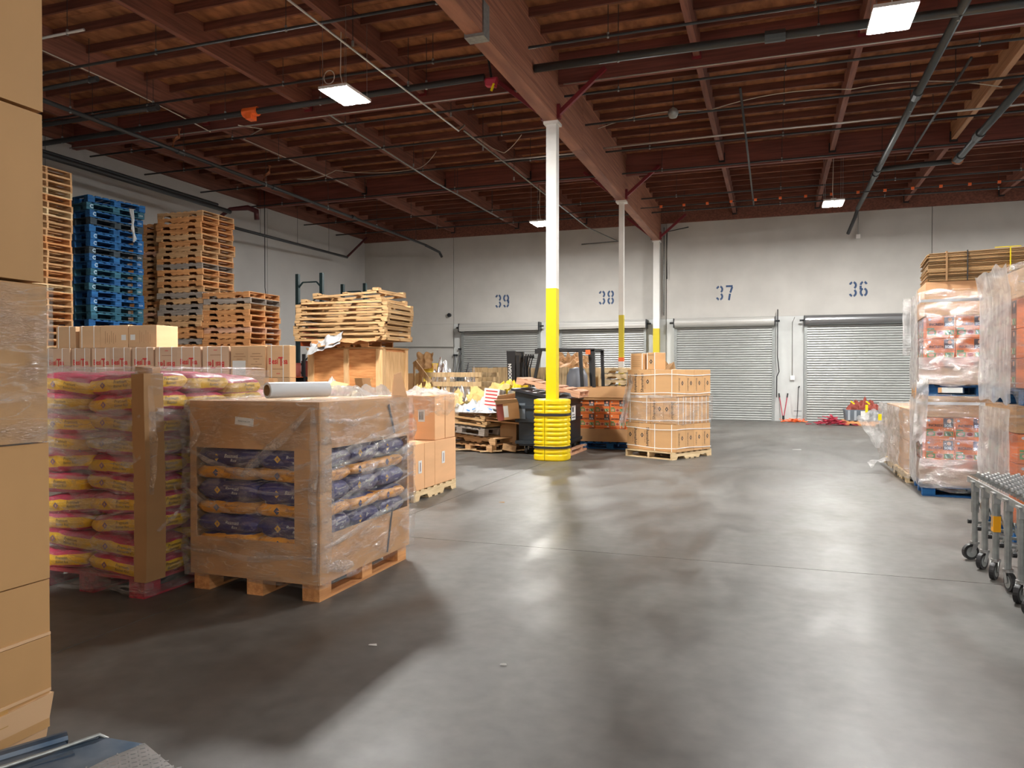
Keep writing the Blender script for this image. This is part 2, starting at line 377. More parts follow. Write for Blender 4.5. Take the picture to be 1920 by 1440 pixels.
ce = MB().box(XL - .3, YF - .3, 7.03, XR + .3, YB + .3, 7.2).build('ceiling', M['joist'], kind='structure')
GX = -3.63; px = [GX + 2.44 * k for k in range(-5, 9)]          # purlin lines
bx_ = [XL] + [p for p in px if p > XL + .5 and p < XR] + [XR]
dm = {}
for a, b_ in zip(bx_, bx_[1:]):
    wd = round(b_ - a, 3)
    y = YF
    while y < YB - .1:
        y1 = min(y + 1.22, YB)
        me = shared(('deck', wd, round(y1 - y, 3)), lambda: MB().box(.003, .003, 0, wd - .003, y1 - y - .003, .03).mesh('deck_panel', M['ply']))
        newobj('deck_panel', me, ce, (a, y, 7.0)); y = y1
rows = []
y = .4
while y < YB - .2:
    if min(abs(y - q) for q in (0.1, 6.3, 12.5, 18.75, 25)) > .14: rows.append(y)
    y += .61
cnt = 0
rest = MB()
for a, b_ in zip(bx_, bx_[1:]):
    wd = round(b_ - a, 3)
    for y in rows:
        X = (a + b_) / 2
        vis = -14.7 < X < 9.5 and y > 2.2 and (X < -1 or y > 6) and abs(X + .33 * y) < 1.1 * y + 2
        if vis and cnt < 292:
            me = shared(('joist', wd), lambda: MB().box(.05, -.019, -.135, wd - .05, .019, 0).mesh('joist', M['joist']))
            newobj('joist', me, ce, (a, y, 7.0)); cnt += 1
        else: rest.box(a + .05, y - .019, 6.90, b_ - .05, y + .019, 7.0)
y = YF + .3
while y < .2:
    rest.box(XL, y - .019, 6.90, XR, y + .019, 7.0); y += .61
rest.build('joist_run', M['joist'], ce, kind='stuff')
for p in px:
    if p == GX or p > XR or p < XL + .3: continue
    for c, d in ((YF, .04), (.16, 6.24), (6.36, 12.44), (12.56, 18.69), (18.81, YB)):
        pale = 3.5 < p < 3.9 and 12 < c < 13
        MB().box(p - .05, c, 6.60, p + .05, d, 7.0).build('purlin', M['newbeam'] if pale else M['beam'], ce)
for y in (.1, 6.3, 12.5, 18.75):
    for a, b_ in ((XL, GX - .12), (GX + .12, XR)):
        MB().box(a, y - .06, 6.46, b_, y + .06, 7.0).build('cross_beam', M['cross'], ce)
MB().box(XL, YB - .09, 6.43, XR, YB, 7.0).build('ledger_beam', M['beam'], ce)
MB().box(XL, YF, 6.55, XL + .07, YB - .09, 7.0).build('ledger_beam', M['beam'], ce)
for c, d in ((YF, 1.9), (1.91, 9.0), (9.01, 14.2), (14.21, 20.4), (20.41, YB - .1)):
    MB().box(GX - .115, c, 5.84, GX + .115, d, 6.86).box(GX - .13, c, 6.86, GX + .13, d, 7.0).build('girder', M['girder'], ce)
# hinge plates on the girder joints
for y in (9.0,):
    MB().box(GX - .135, y - .1, 5.80, GX + .135, y + .1, 5.84).box(GX - .135, y - .1, 5.84, GX - .116, y + .1, 6.25).box(GX + .116, y - .1, 5.84, GX + .135, y + .1, 6.25).build('hinge_plate', M['zinc'], ce)
for y in (6.2, 12.4, 18.65, 24.6):
    for sgn in (-1, 1):
        MB().bar((GX + sgn * .12, y, 5.93), (GX + sgn * .95, y, 6.62), .07, .07).box(GX + sgn * .14 - .03, y - .05, 5.86, GX + sgn * .14 + .03, y + .05, 6.1).build('red_knee_brace', M['redsteel'], ce)
for p in px:                                             # joist hangers where the purlins meet the cross beams
    if p == GX or p < -13 or p > 9: continue
    for y in (12.5, 18.75, 24.95):
        MB().box(p - .075, y - .13, 6.56, p + .075, y - .09, 6.78).box(p - .075, y + .02 if y > 24 else y + .08, 6.56, p + .075, y + .04 if y > 24 else y + .12, 6.78).build('beam_hanger', M['blackmetal'] if y > 13 else M['redsteel'], ce)

# columns
def column(y, wd, z1, label, m2):
    t = thing('steel_column', label, 'column', (GX, y, 0)); h = wd / 2
    MB().box(-h, -h, 2.97, h, h, z1 - .05).build('upper_shaft', M['white'], t)
    MB().box(-h - .001, -h - .001, 0, h + .001, h + .001, 2.97).build('yellow_lower_shaft', m2, t)
    MB().box(-.13, -.13, z1 - .05, .13, .13, z1 - .002).build('cap_plate', M['white'], t)
    return t
column(12.5, .18, 5.84, 'nearest square column, white above and yellow below, standing in the ribbed yellow guard', M['yellow'])
c2 = column(18.75, .12, 5.84, 'slim far column, white over dull yellow with orange and white tape wrapped round it', M['yellow2'])
MB().box(-.064, -.064, 1.80, .064, .064, 1.90).build('orange_tape', M['orange'], c2)
MB().box(-.064, -.064, 1.60, .064, .064, 1.80).build('white_tape', M['label'], c2)
column(24.75, .2, 5.84, 'white and yellow column against the back wall between doors 38 and 37', M['yellow2'])

# roll-up doors
def rolldoor(n, x0, x1, ch, mc, mh, style):
    t = newobj('door_%d' % n, None, None, ((x0 + x1) / 2, YB - .004, 0)); tag(t, 'closed grey roll-up dock door under the stencilled number %d' % n, None, None, 'structure')
    h = (x1 - x0) / 2; m = MB(); pitch = .075; k = int(3.02 / pitch); rows = []
    for i in range(k):
        z = i * pitch
        for dz, dy in ((0, -.096), (.010, -.118), (.035, -.124), (.056, -.118), (.064, -.096)): rows.append((z + dz, dy))
    a = -h + ch; b_ = h - ch; st = len(m.v)
    for z, dy in rows: m.v += [(a, dy, z), (b_, dy, z)]
    for i in range(len(rows) - 1): m.f.append((2 * i, 2 * i + 1, 2 * i + 3, 2 * i + 2)); m.m.append(1 if i % 5 == 4 else 0)
    m.build('slat_curtain', [mc, M['groove']], t, kind='stuff')
    for sx in (-1, 1):
        e = a if sx < 0 else b_
        MB().box(e - .045 + sx * .02, -.14, 0, e + .045 + sx * .02, 0, 3.06).build('guide_rail', M['zinc'], t)
    if style == 'round':
        m = MB().tube([(-h, -.2, 3.14), (h, -.2, 3.14)], .155, 20)
        m.build('hood', mh, t, smooth=False)
    else:
        prof = [(-.34, 3.0), (-.36, 3.08), (-.36, 3.2), (-.3, 3.27), (-.05, 3.27), (0, 3.25), (0, 3.0)]
        m = MB().prism(prof, -h, h, ax='x'); m.build('hood', mh, t)
        MB().box(-h, -.365, 3.14, h, -.355, 3.16).build('hood_seam', M['curtain2'], t)
    for sx in (-1, 1):
        MB().box(sx * (h + .02) - .012, -.36, 2.98, sx * (h + .02) + .012, 0, 3.28).tube([(sx * h, -.2, 3.14), (sx * (h + .16), -.2, 3.14)], .03, 8).build('axle_bracket', M['blackmetal'], t)
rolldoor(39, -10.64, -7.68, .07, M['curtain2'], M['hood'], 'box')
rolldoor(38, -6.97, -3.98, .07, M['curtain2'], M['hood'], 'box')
rolldoor(37, -3.05, .02, .04, M['curtain'], M['hood'], 'round')
rolldoor(36, .92, 3.98, .04, M['curtain'], M['hoodsteel'], 'round')

# stencilled dock numbers
def ribbon(m, pts, wd=.062):
    for (a, b_), (c, d) in zip(pts, pts[1:]):
        L_ = math.hypot(c - a, d - b_) or 1; nx = -(d - b_) / L_ * wd / 2; nz = (c - a) / L_ * wd / 2
        m.poly([(a - nx, 0, b_ - nz), (c - nx, 0, d - nz), (c + nx, 0, d + nz), (a + nx, 0, b_ + nz)])
def arc(cx, cz, rx, rz, a0, a1, n=8): return [(cx + rx * math.cos(R(a0 + (a1 - a0) * i / n)), cz + rz * math.sin(R(a0 + (a1 - a0) * i / n))) for i in range(n + 1)]
W_, H_ = .085, .235
D = {'3': [arc(0, .115, W_, .10, 165, 105), arc(0, .115, W_, .10, 75, -60), arc(0, -.115, W_, .10, 60, -75), arc(0, -.115, W_, .10, -105, -165)],
     '9': [arc(0, .10, W_, .11, 105, 255), arc(0, .10, W_, .11, 75, -75), [(W_, .02), (W_, -.10)], arc(0, -.10, W_, .115, -10, -75), arc(0, -.10, W_, .115, -105, -160)],
     '8': [arc(0, .115, W_, .10, 105, 245), arc(0, .115, W_, .10, 75, -65), arc(0, -.115, W_, .10, 115, 255), arc(0, -.115, W_, .10, 65, -75)],
     '6': [arc(0, -.10, W_, .11, 105, 255), arc(0, -.10, W_, .11, 75, -75), [(-W_, -.02), (-W_, .10)], arc(0, .10, W_, .115, 170, 105), arc(0, .10, W_, .115, 75, 20)],
     '7': [[(-W_ - .02, .21), (W_ + .02, .21)], [(W_ + .005, .18), (.03, .0)], [(.022, -.03), (-.01, -.24)]]}
for s, x, z in (('39', -9.12, 4.07), ('38', -5.36, 4.07), ('37', -1.5, 4.09), ('36', 2.43, 4.07)):
    m = MB()
    for i, ch in enumerate(s):
        for st in D[ch]: ribbon(m, [(a + (i - .5) * .30, b_) for a, b_ in st])
    m.build('stencilled_number', M['navy'], wb, (x, YB - .003, z))

# ---------------------------------------------------------------- high bay lights
def highbay(x, y, label, cable=None):
    t = thing('high_bay_light', label, 'ceiling light', (x, y, 5.7), 0)
    MB().box(-.24, -.36, .012, .24, .36, .055).box(-.06, -.2, .055, .06, .2, .11).build('housing', M['white'], t)
    for sx in (-1, 1):
        MB().box(sx * .125 - .09, -.33, 0, sx * .125 + .09, .33, .012).build('led_panel', M['lit'], t)
    for sx, sy in ((-1, -1), (-1, 1), (1, -1), (1, 1)):
        MB().tube([(sx * .2, sy * .3, .055), (sx * .2, sy * .3, 1.28)], .004, 4).build('hanging_wire', M['steel'], t)
    p = [(.0, -.05, .11), (-.02, -.1, .3), (0, -.1, 1.28)]
    MB().tube(p, .008, 5).build('power_cord', M['cable'], t)
    if cable: MB().tube([(-.12 + .09 * math.cos(R(a)), -.25, .22 + .1 * math.sin(R(a))) for a in range(0, 361, 20)], .008, 5, caps=False).build('coiled_cord', M['cable'], t)
    return t
highbay(-6.16, 9.93, 'bright hanging light at upper left with a coiled cord above it', 1)
highbay(1.31, 9.93, 'large bright hanging light at the upper right edge of the ceiling')
highbay(1.38, 20.2, 'small far hanging light in front of the wall near number 36')
highbay(-6.2, 20.2, 'small far hanging light beside the nearest column')
for x, y, l in ((-6.16, -.5, 'over the cardboard tower'), (1.31, -10.9, 'far behind the camera'), (-6.16, -10.9, 'far behind the camera on the left'), (8.8, -10.9, 'far behind the camera on the right'), (8.8, -.5, 'right of the camera'), (8.8, 9.9, 'far right over the aisle'),
                (8.8, 20.2, 'far right near the back wall')):
    highbay(x, y, 'hanging light out of view ' + l)
t = thing('strip_light', 'small white strip light at the top left beside the cardboard tower', 'ceiling light', (-11.4, 8.35, 6.3))
MB().box(-.9, -.06, 0, .6, .06, .05).build('strip_housing', M['white'], t); MB().tube([(.5, 0, .05), (.5, 0, .6)], .005, 4).build('hanging_wire', M['steel'], t)
MB().tube([(-.8, 0, .05), (-.8, 0, .6)], .005, 4).build('hanging_wire', M['steel'], t)

# ---------------------------------------------------------------- pipes, conduits and cables under the roof
def pipe(name, label, cat, path, r, m, group=None, fits=(), hang=None, n=10, fm=None):
    p0 = Vector(path[0]); t = thing(name, label, cat, p0, 0, group)
    q = [Vector(p) - p0 for p in path]
    MB().tube(q, r, n).build('run', m, t, smooth=True)
    for f in fits:
        f = Vector(f) - p0; d = (q[-1] - q[0]).normalized()
        MB().tube([f - d * r * 2.2, f + d * r * 2.2], r * 1.35, n).build('coupling', fm or m, t)
    if hang:
        a, b_, k = hang
        for i in range(k):
            f = q[0].lerp(q[-1], a + (b_ - a) * i / max(1, k - 1)); top = 6.98 - p0.z
            MB().tube([f + Vector((0, 0, r)), Vector((f.x, f.y, top))], .006, 4).build('hanger_rod', M['darkpipe'], t)
            MB().tube([f + Vector((0, .0, r + .03)), f + Vector((0, 0, -r - .01))], .02, 5).build('hanger_clip', M['zinc'], t)
    return t
P = pipe
P('sprinkler_branch', 'thin dark pipe crossing the upper left ceiling, nearest the camera', 'pipe', [(-14.6, 8.95, 6.35), (GX, 8.95, 6.35)], .022, M['darkpipe'], hang=(.1, .95, 5))
P('sprinkler_branch', 'thin dark pipe running from the upper left to the top of the long ceiling girder', 'pipe', [(-14.6, 10.75, 6.42), (7.2, 10.85, 6.42)], .02, M['darkpipe'], hang=(.05, .95, 8))
P('sprinkler_main', 'thick dark pipe ending near the upper left hanging light, with orange coupling', 'pipe', [(-14.6, 11.32, 6.2), (-4.35, 11.1, 6.2)], .052, M['darkpipe'], hang=(.1, .9, 5))
o = MB().tube([(-9.05, 11.2, 6.2), (-8.75, 11.2, 6.2)], .085, 10).obox((-8.9, 11.2, 6.12), (.12, .16, .12)).build('orange_pipe_coupling', M['orange'], loc=(0, 0, 0), label='orange coupling on the thick dark ceiling pipe', cat='coupling')
P('grey_main_pipe', 'thick grey pipe crossing the upper right ceiling past the big light', 'pipe', [(-3.5, 11.05, 6.2), (9.5, 11.25, 6.2)], .062, M['greypipe'], hang=(.1, .95, 5), fits=[(0, 11.1, 6.2), (4, 11.17, 6.2)])
P('capped_pipe', 'short dark capped pipe at the left, below the strip light', 'pipe', [(-14.6, 10.7, 6.3), (-10.55, 10.67, 6.3)], .045, M['darkpipe'], fits=[(-10.6, 10.67, 6.3)], hang=(.3, .95, 3))
P('capped_pipe', 'shortest capped pipe at the far upper left', 'pipe', [(-13.5, 9.4, 6.3), (-10.45, 9.32, 6.3)], .035, M['darkpipe'], fits=[(-10.5, 9.32, 6.3)], hang=(.5, .95, 2))
P('electrical_conduit', 'thin white conduit at the extreme upper left corner', 'conduit', [(-12.5, 8.1, 6.4), (-9.3, 8.1, 6.4)], .02, M['conduit'], hang=(.5, .9, 2))
P('electrical_conduit', 'thin white conduit under the first cross beam left of the nearest column', 'conduit', [(-14.6, 12.33, 6.44), (-9, 12.35, 6.42), (-4.2, 12.4, 6.43)], .012, M['conduit'])
P('electrical_conduit', 'thin white conduit under the first cross beam right of the nearest column', 'conduit', [(-3.4, 12.38, 6.43), (3, 12.38, 6.43), (8.5, 12.38, 6.43)], .012, M['conduit'])
P('sprinkler_branch', 'thin dark pipe just beyond the first cross beam', 'pipe', [(-14.6, 12.85, 6.4), (9.5, 12.85, 6.4)], .02, M['darkpipe'], hang=(.05, .95, 9))
for k, (y, l) in enumerate(((14.4, 'first dark pipe between the two big cross beams'), (16.3, 'middle dark pipe between the two big cross beams'), (18.2, 'dark pipe just before the second cross beam'), (21.0, 'dark pipe between the second cross beam and the wall'), (22.9, 'dark pipe nearest the back wall'))):
    P('sprinkler_branch', l, 'pipe', [(-14.6, y, 6.38), (9.5, y, 6.38)], .02, M['darkpipe'], hang=(.05, .95, 9))
P('wall_pipe', 'long black pipe along the top of the left wall, ending in red valve fittings', 'pipe', [(-13.4, 8.2, 5.75), (-13.35, 12, 5.72), (-13.3, 15.9, 5.68)], .055, M['darkpipe'])
P('wall_pipe', 'thinner black pipe beside the long one on the left wall', 'pipe', [(-13.8, 8.2, 5.95), (-13.7, 15.9, 5.9)], .035, M['darkpipe'])
P('lower_wall_pipe', 'black horizontal pipe on the left wall right of the red valve', 'pipe', [(-13.3, 15.95, 5.3), (-13.9, 22.5, 5.5)], .04, M['darkpipe'], hang=(.2, .8, 3))
P('red_valve_fitting', 'dark red valve elbow on the left wall above the tall pallets', 'valve', [(-13.9, 15.6, 5.2), (-13.3, 15.9, 5.75), (-12.9, 16.1, 5.8), (-12.72, 16.2, 5.72), (-12.7, 16.2, 5.5)], [.045, .05, .07, .075, .07], M['darkred'])
P('drop_cord', 'thin dark cord hanging down the left wall right of the red valve', 'cord', [(-14.0, 18.2, 6.9), (-14.0, 18.2, 4.0), (-14.0, 18.25, 3.75)], .012, M['darkpipe'])
P('sprinkler_feed', 'long dark pipe running from the upper left to the far wall', 'pipe', [(-11.25, 8.8, 5.95), (-11.25, 16, 5.92), (-11.2, 23.08, 5.87)], .038, M['darkpipe'],
  fits=[(-11.25, 12, 5.93), (-11.25, 15, 5.92), (-11.22, 18.5, 5.91)], hang=(.05, .95, 6))
for y in (11.8, 14.6): MB().tube([(-11.25, y, 5.98), (-11.22, y, 6.12), (-11.1, y, 6.16), (-11.08, y, 6.33)], .035, 8).build('copper_riser', M['copper'], label='coppery riser elbow on the long left pipe, %s one' % ('nearer' if y < 12 else 'farther'), cat='pipe fitting', smooth=True)
P('electrical_conduit', 'grey conduit running away over the left light towards the nearest column', 'conduit', [(-5.66, 7.0, 6.1), (-5.66, 13.1, 6.1), (-5.6, 13.25, 6.25)], .016, M['conduit'], hang=(.1, .9, 4))
P('electrical_conduit', 'grey conduit running along the purlin left of the nearest column', 'conduit', [(-8.05, 12.4, 6.45), (-8.05, 17, 6.3), (-8.0, 22, 6.3)], .018, M['zinc'], hang=(.1, .9, 4))
P('electrical_conduit', 'grey conduit bending at the wall left of the second column', 'conduit', [(-5.8, 13.7, 6.3), (-5.8, 24.0, 6.3), (-4.9, 24.7, 5.9), (-6.2, 24.9, 5.9)], .018, M['zinc'], hang=(.1, .7, 4))
P('drain_pipe', 'thick grey pipe running away down the upper right ceiling to the far light', 'pipe', [(2.27, 9.9, 6.2), (2.25, 23.4, 6.2)], .062, M['greypipe'], fits=[(2.26, 14.2, 6.2), (2.25, 19.2, 6.2), (2.25, 19.6, 6.2)], hang=(.1, .9, 4))
P('drain_pipe', 'thick grey pipe at the far upper right, under the pale beam, with coppery elbow', 'pipe', [(3.82, 12.2, 6.2), (3.8, 18.7, 6.2), (3.77, 18.85, 6.2)], .07, M['greypipe'], fits=[(3.8, 17.0, 6.2), (3.8, 18.6, 6.2)], fm=M['greypipe'])
P('drain_pipe', 'grey cross pipe joining the two thick pipes at the upper right', 'pipe', [(2.3, 19.1, 6.2), (3.77, 18.9, 6.2)], .06, M['greypipe'])
MB().tube([(3.75, 18.78, 6.2), (3.86, 18.86, 6.2)], .1, 10).build('copper_elbow_clamp', M['copper'], label='coppery clamp at the elbow of the thick upper right pipe', cat='pipe fitting')
P('pipe_stub', 'dark slanting pipe stub beside the far right light', 'pipe', [(2.25, 23.4, 6.2), (2.2, 23.6, 6.0), (2.05, 24.0, 5.6)], .05, M['darkpipe'])
P('thin_rod', 'thin dark rod running away left of the far right light', 'rod', [(-.55, 13.2, 6.3), (-.55, 22.4, 6.3)], .022, M['darkpipe'])
P('thin_rod', 'thin dark rod running away between the two thick grey pipes', 'rod', [(2.82, 13.1, 6.3), (2.81, 18.8, 6.3)], .022, M['darkpipe'])
P('electrical_conduit', 'straight white conduit crossing the whole right ceiling', 'conduit', [(-6.0, 15.95, 6.32), (-3.8, 15.9, 6.3)], .016, M['conduit'])
P('electrical_conduit', 'long white conduit crossing the right ceiling beyond the first cross beam', 'conduit', [(-3.45, 15.75, 6.3), (-.5, 15.65, 6.3), (1.4, 15.65, 6.3), (9, 15.75, 6.33)], .018, M['conduit'])
def sag(pts, d, n=8):
    out = []
    for a, b_ in zip(pts, pts[1:]):
        a = Vector(a); b_ = Vector(b_)
        for i in range(n): f = i / n; out.append(a.lerp(b_, f) + Vector((0, 0, -d * 4 * f * (1 - f))))
    return out + [Vector(pts[-1])]
P('drooping_cable', 'thin pale cable drooping between purlins over the right side', 'cable', sag([(-3.3, 14.6, 6.35), (-1.19, 14.5, 6.42), (1.25, 14.3, 6.45), (3.6, 14.6, 6.3)], -.12), .008, M['cable'])
P('drooping_cable', 'thin pale cable drooping between purlins left of the nearest column', 'cable', sag([(-10.9, 15.4, 6.2), (-10.2, 16.0, 6.5), (-8.1, 16.2, 6.4), (-7.2, 15.4, 6.5)], .08), .007, M['cable'])
P('drooping_cable', 'short pale cable looping on the conduit left of the nearest column', 'cable', sag([(-5.9, 14.6, 6.45), (-5.5, 15.2, 6.25), (-4.9, 14.6, 6.4)], .04), .007, M['cable'])
P('stapled_cable', 'pale cable running down the purlin at the upper left', 'cable', [(-10.88, 8.4, 6.58), (-10.86, 10, 6.56), (-10.9, 11.6, 6.5), (-10.85, 12.4, 6.42)], .01, M['cable'])
P('stapled_cable', 'pale cable running down the far left purlin beyond the cross beam', 'cable', [(-10.0, 12.2, 6.4), (-9.9, 12.8, 6.5), (-10.85, 13.4, 6.57), (-10.85, 17.6, 6.57)], .01, M['cable'])
# flag line
t = P('flag_line', 'thin line strung with small orange clips across the far ceiling', 'cable', [(-9.5, 20.9, 6.13), (-3.6, 20.9, 6.1), (1.2, 20.9, 6.1), (9.0, 20.9, 6.12)], .014, M['darkpipe'])
for k in range(17): MB().obox((9.5 + (-2.95 + k * .62 - 0), 0, -.025), (.07, .05, .06), m=0).build('orange_clip', M['orange'], t)
# emergency device, fittings
t = thing('emergency_bell', 'small round metal device hanging from the ceiling right of the nearest column', 'fixture', (-1.75, 13.9, 6.25))
MB().lathe([(0, -.1), (.07, -.08), (.1, 0), (.07, .07), (.02, .1)], 14).build('bowl', M['zinc'], t, smooth=True); MB().tube([(0, 0, .1), (0, 0, .7)], .008, 5).build('stem', M['darkpipe'], t)
t = thing('red_pipe_valve', 'small bright red and yellow valve hanging beside the girder near the nearest column', 'valve', (-4.25, 11.15, 6.1))
MB().obox((0, 0, 0), (.16, .1, .1), (0, .2, 0)).tube([(-.1, 0, .05), (.1, 0, .05)], .05, 8).build('red_body', M['redstrap'], t); MB().obox((.04, -.05, -.08), (.03, .03, .12), (0, .4, 0)).build('yellow_handle', M['yellow'], t); MB().tube([(0, 0, .1), (-.05, 0, .4)], .02, 6).build('stem', M['darkpipe'], t)
# wall conduits
P('wall_conduit', 'black conduit bending down the back wall beside the third column', 'conduit', [(-2.6, 24.6, 6.2), (-3.32, 24.9, 6.15), (-3.32, 24.9, 4.6)], .02, M['blackmetal'])
P('wall_conduit', 'second thin dark conduit on the back wall beside the third column', 'conduit', [(-3.42, 24.93, 6.3), (-3.42, 24.93, 3.4)], .018, M['zinc'])
P('wall_conduit', 'white conduit on the wall between doors 37 and 36 with a small switch box', 'conduit', [(.62, 24.95, 3.25), (.56, 24.95, 3.1), (.56, 24.95, 1.42)], .014, M['conduit'])
MB().obox((.56, 24.95, 1.36), (.13, .07, .14)).build('switch_box', M['white'], label='small white switch box on the wall between doors 37 and 36', cat='switch box')
P('wall_conduit', 'thin conduit dropping from the ceiling above number 36 to a small white box', 'conduit', [(2.41, 24.95, 6.4), (2.41, 24.95, 5.72)], .01, M['zinc'])
MB().obox((2.41, 24.95, 5.66), (.12, .08, .12)).build('junction_box', M['white'], label='small white box high on the wall above number 36', cat='junction box')
P('wall_conduit', 'thin pale conduit rising on the wall left of door 39', 'conduit', [(-10.95, 24.95, 3.0), (-10.95, 24.95, 2.45), (-13.9, 24.95, 2.5)], .014, M['conduit'])
MB().tube([(-11.15, 24.99, 3.62), (-11.15, 24.9, 3.62)], .07, 12).build('wall_bell', M['blackmetal'], label='small round dark bell on the wall left of door 39', cat='bell')
P('pull_rod', 'black door pull chain hanging at the right edge of door 37', 'chain', [(.12, 24.8, 3.5), (.12, 24.78, 2.0), (.17, 24.78, 1.55), (.1, 24.78, 1.4), (.1, 24.78, .75)], .016, M['blackmetal'])
P('dark_sprinkler_drop', 'black pipe end with hanging sprinkler near the far left corner of the ceiling', 'pipe', [(-11.2, 23.1, 5.86), (-11.2, 24.2, 5.8), (-11.2, 24.4, 5.66)], .045, M['darkpipe'])
P('corner_brace', 'dark red brace rising from the left wall to the ceiling near the far corner', 'brace', [(-14.6, 23.6, 5.7), (-14.0, 24.0, 6.45)], .04, M['darkred'])

# ---------------------------------------------------------------- pallets
ORD = ['topmost'] + [q + ' from the top' for q in ('second', 'third', 'fourth', 'fifth', 'sixth', 'seventh', 'eighth', 'ninth', 'tenth', 'eleventh', 'twelfth', 'thirteenth', 'fourteenth',
       'fifteenth', 'sixteenth', 'seventeenth', 'eighteenth', 'nineteenth', 'twentieth', 'twenty-first', 'twenty-second', 'twenty-third', 'twenty-fourth', 'twenty-fifth')]
PL, PW, PH = 1.219, 1.016, .124
def stringer_poly():
    h = PL / 2; z0, z1 = .016, .108; n = .038
    return [(-h, z0), (-h + .15, z0), (-h + .17, z0 + n), (-h + .36, z0 + n), (-h + .39, z0), (h - .39, z0), (h - .36, z0 + n), (h - .17, z0 + n), (h - .15, z0), (h, z0), (h, z1), (-h, z1)]
def gma_parts():
    out = []
    for y in (-PW / 2, -.019, PW / 2 - .038): out.append(('stringer', 'S', (0, y, 0)))
    ws = [(-PL / 2, .14)] + [(-PL / 2 + .185 + i * .1755, .09) for i in range(5)] + [(PL / 2 - .14, .14)]
    for x, w_ in ws: out.append(('deck_board', 'D%.2f' % w_, (x, 0, .108)))
    for x, w_ in ((-PL / 2, .14), (-PL / 2 + .40, .09), (-.045, .09), (PL / 2 - .49, .09), (PL / 2 - .14, .14)): out.append(('bottom_board', 'D%.2f' % w_, (x, 0, 0)))
    return out
GP = gma_parts()
def gma_mesh(code, kind):
    def mk():
        if code == 'S':
            m = MB(); pp = stringer_poly()
            # split the concave profile into convex slabs
            h = PL / 2; z0, z1 = .016, .108; n = .038
            m.box(-h, 0, z0 + n, h, .038, z1)
            for a, b_, c, d in ((-h, -h + .15, -h, -h + .17), (-h + .39, h - .39, -h + .36, h - .36), (h - .15, h, h - .17, h)):
                m.hexa([(a, 0, z0), (b_, 0, z0), (b_, .038, z0), (a, .038, z0), (c, 0, z0 + n), (d, 0, z0 + n), (d, .038, z0 + n), (c, .038, z0 + n)])
            return m.mesh('stringer', M['x_' + kind])
        w_ = float(code[1:]); return MB().box(0, -PW / 2 - .002, 0, w_, PW / 2 + .002, .016).mesh('deck_board', M['y_' + kind])
    return shared(('gma', code, kind), mk)
BL, BW, BH = 1.219, 1.016, .1425
def chep_parts():
    out = []
    for i, x in enumerate((-BL / 2, -.07, BL / 2 - .14)):
        for y, d in ((-BW / 2, .13), (-.065, .13), (BW / 2 - .13, .13)): out.append(('block', ('B', .14, .13, .0875), (x, y, .016)))
    for y in (-BW / 2, -.065, BW / 2 - .13): out.append(('stringer_board', ('B', BL, .13, .016), (-BL / 2, y, .1035)))
    for x in [-BL / 2 + i * (BL - .1) / 7 for i in range(8)]: out.append(('deck_board', ('B', .1, BW, .0175), (x, -BW / 2, .1195)))
    for y in (-BW / 2, -.065, BW / 2 - .13): out.append(('bottom_board', ('B', BL, .13, .016), (-BL / 2, y, 0)))
    return out
BP = chep_parts()
def chep_mesh(code, kind):
    _, a, b_, c = code; key = 'x_' if a > b_ else 'y_'
    return shared(('chep', code, kind), lambda: MB().box(0, 0, 0, a, b_, c).mesh('board', M[key + kind]))
def pallet(label, loc, rotz=0, kind='tan', blue=False, group=None, rot=None, marks=True, simple=False, cat='pallet', hz=PH):
    parts, mf = (BP, chep_mesh) if blue else (GP, gma_mesh)
    name = {'red': 'red_wooden_pallet'}.get(kind, 'blue_wooden_pallet' if blue else 'wooden_pallet')
    if simple:
        def mk():
            mats = []; m = MB()
            for n_, code, p in parts:
                src = mf(code, kind); st = len(m.v); m.v += [(v.co.x + p[0], v.co.y + p[1], v.co.z + p[2]) for v in src.vertices]
                for f in src.polygons: m.f.append(tuple(st + i for i in f.vertices)); m.m.append(0)
            return m.mesh('pallet_body', M['y_' + kind])
        o = newobj(name, shared(('simp', kind, blue), mk), None, loc, rot or (0, 0, rotz)); return tag(o, label, cat, group)
    t = thing(name, label, cat, loc, rotz, group, rot)
    for n_, code, p in parts: newobj(n_, mf(code, kind), t, p)
    if blue and marks and random.random() < .75:
        newobj('painted_mark', text_mesh('C', .10, M['bluemark'], bold=.004), t, (-BL / 2 + .10, -BW / 2 - .002, .062))
        newobj('painted_lettering', text_mesh('USA', .05, M['label']), t, (BL / 2 - .08, -BW / 2 - .002, .06))
    return t
def stack(n, x, y, pitch, vis, kinds, where, group, rotz=0, blue=False, jit=.015, jr=.012):
    last = None
    for i in range(n):
        top = n - 1 - i; k = random.choice(kinds); hid = top >= vis
        loc = (x + random.uniform(-jit, jit), y + random.uniform(-jit, jit), i * pitch); rz = rotz + random.uniform(-jr, jr)
        kn = {'tan': 'tan', 'orange': 'orange-brown', 'grey': 'weathered grey', 'pale': 'pale', 'blue': 'bright blue', 'bluedark': 'dirty dark blue', 'pink': 'pinkish', 'brown': 'brown'}[k]
        if hid: pallet('wooden pallet hidden low in %s' % where, loc, rz, k, blue, group + ', lower part', simple=True)
        else: pallet('%s wooden pallet, %s in %s' % (kn, ORD[top], where), loc, rz, k, blue, group)
stack(42, -12.91, 9.92, .1240, 25, ['tan', 'tan', 'pale', 'orange'], 'the far left stack', 'pallets in the far left stack', jit=.012)
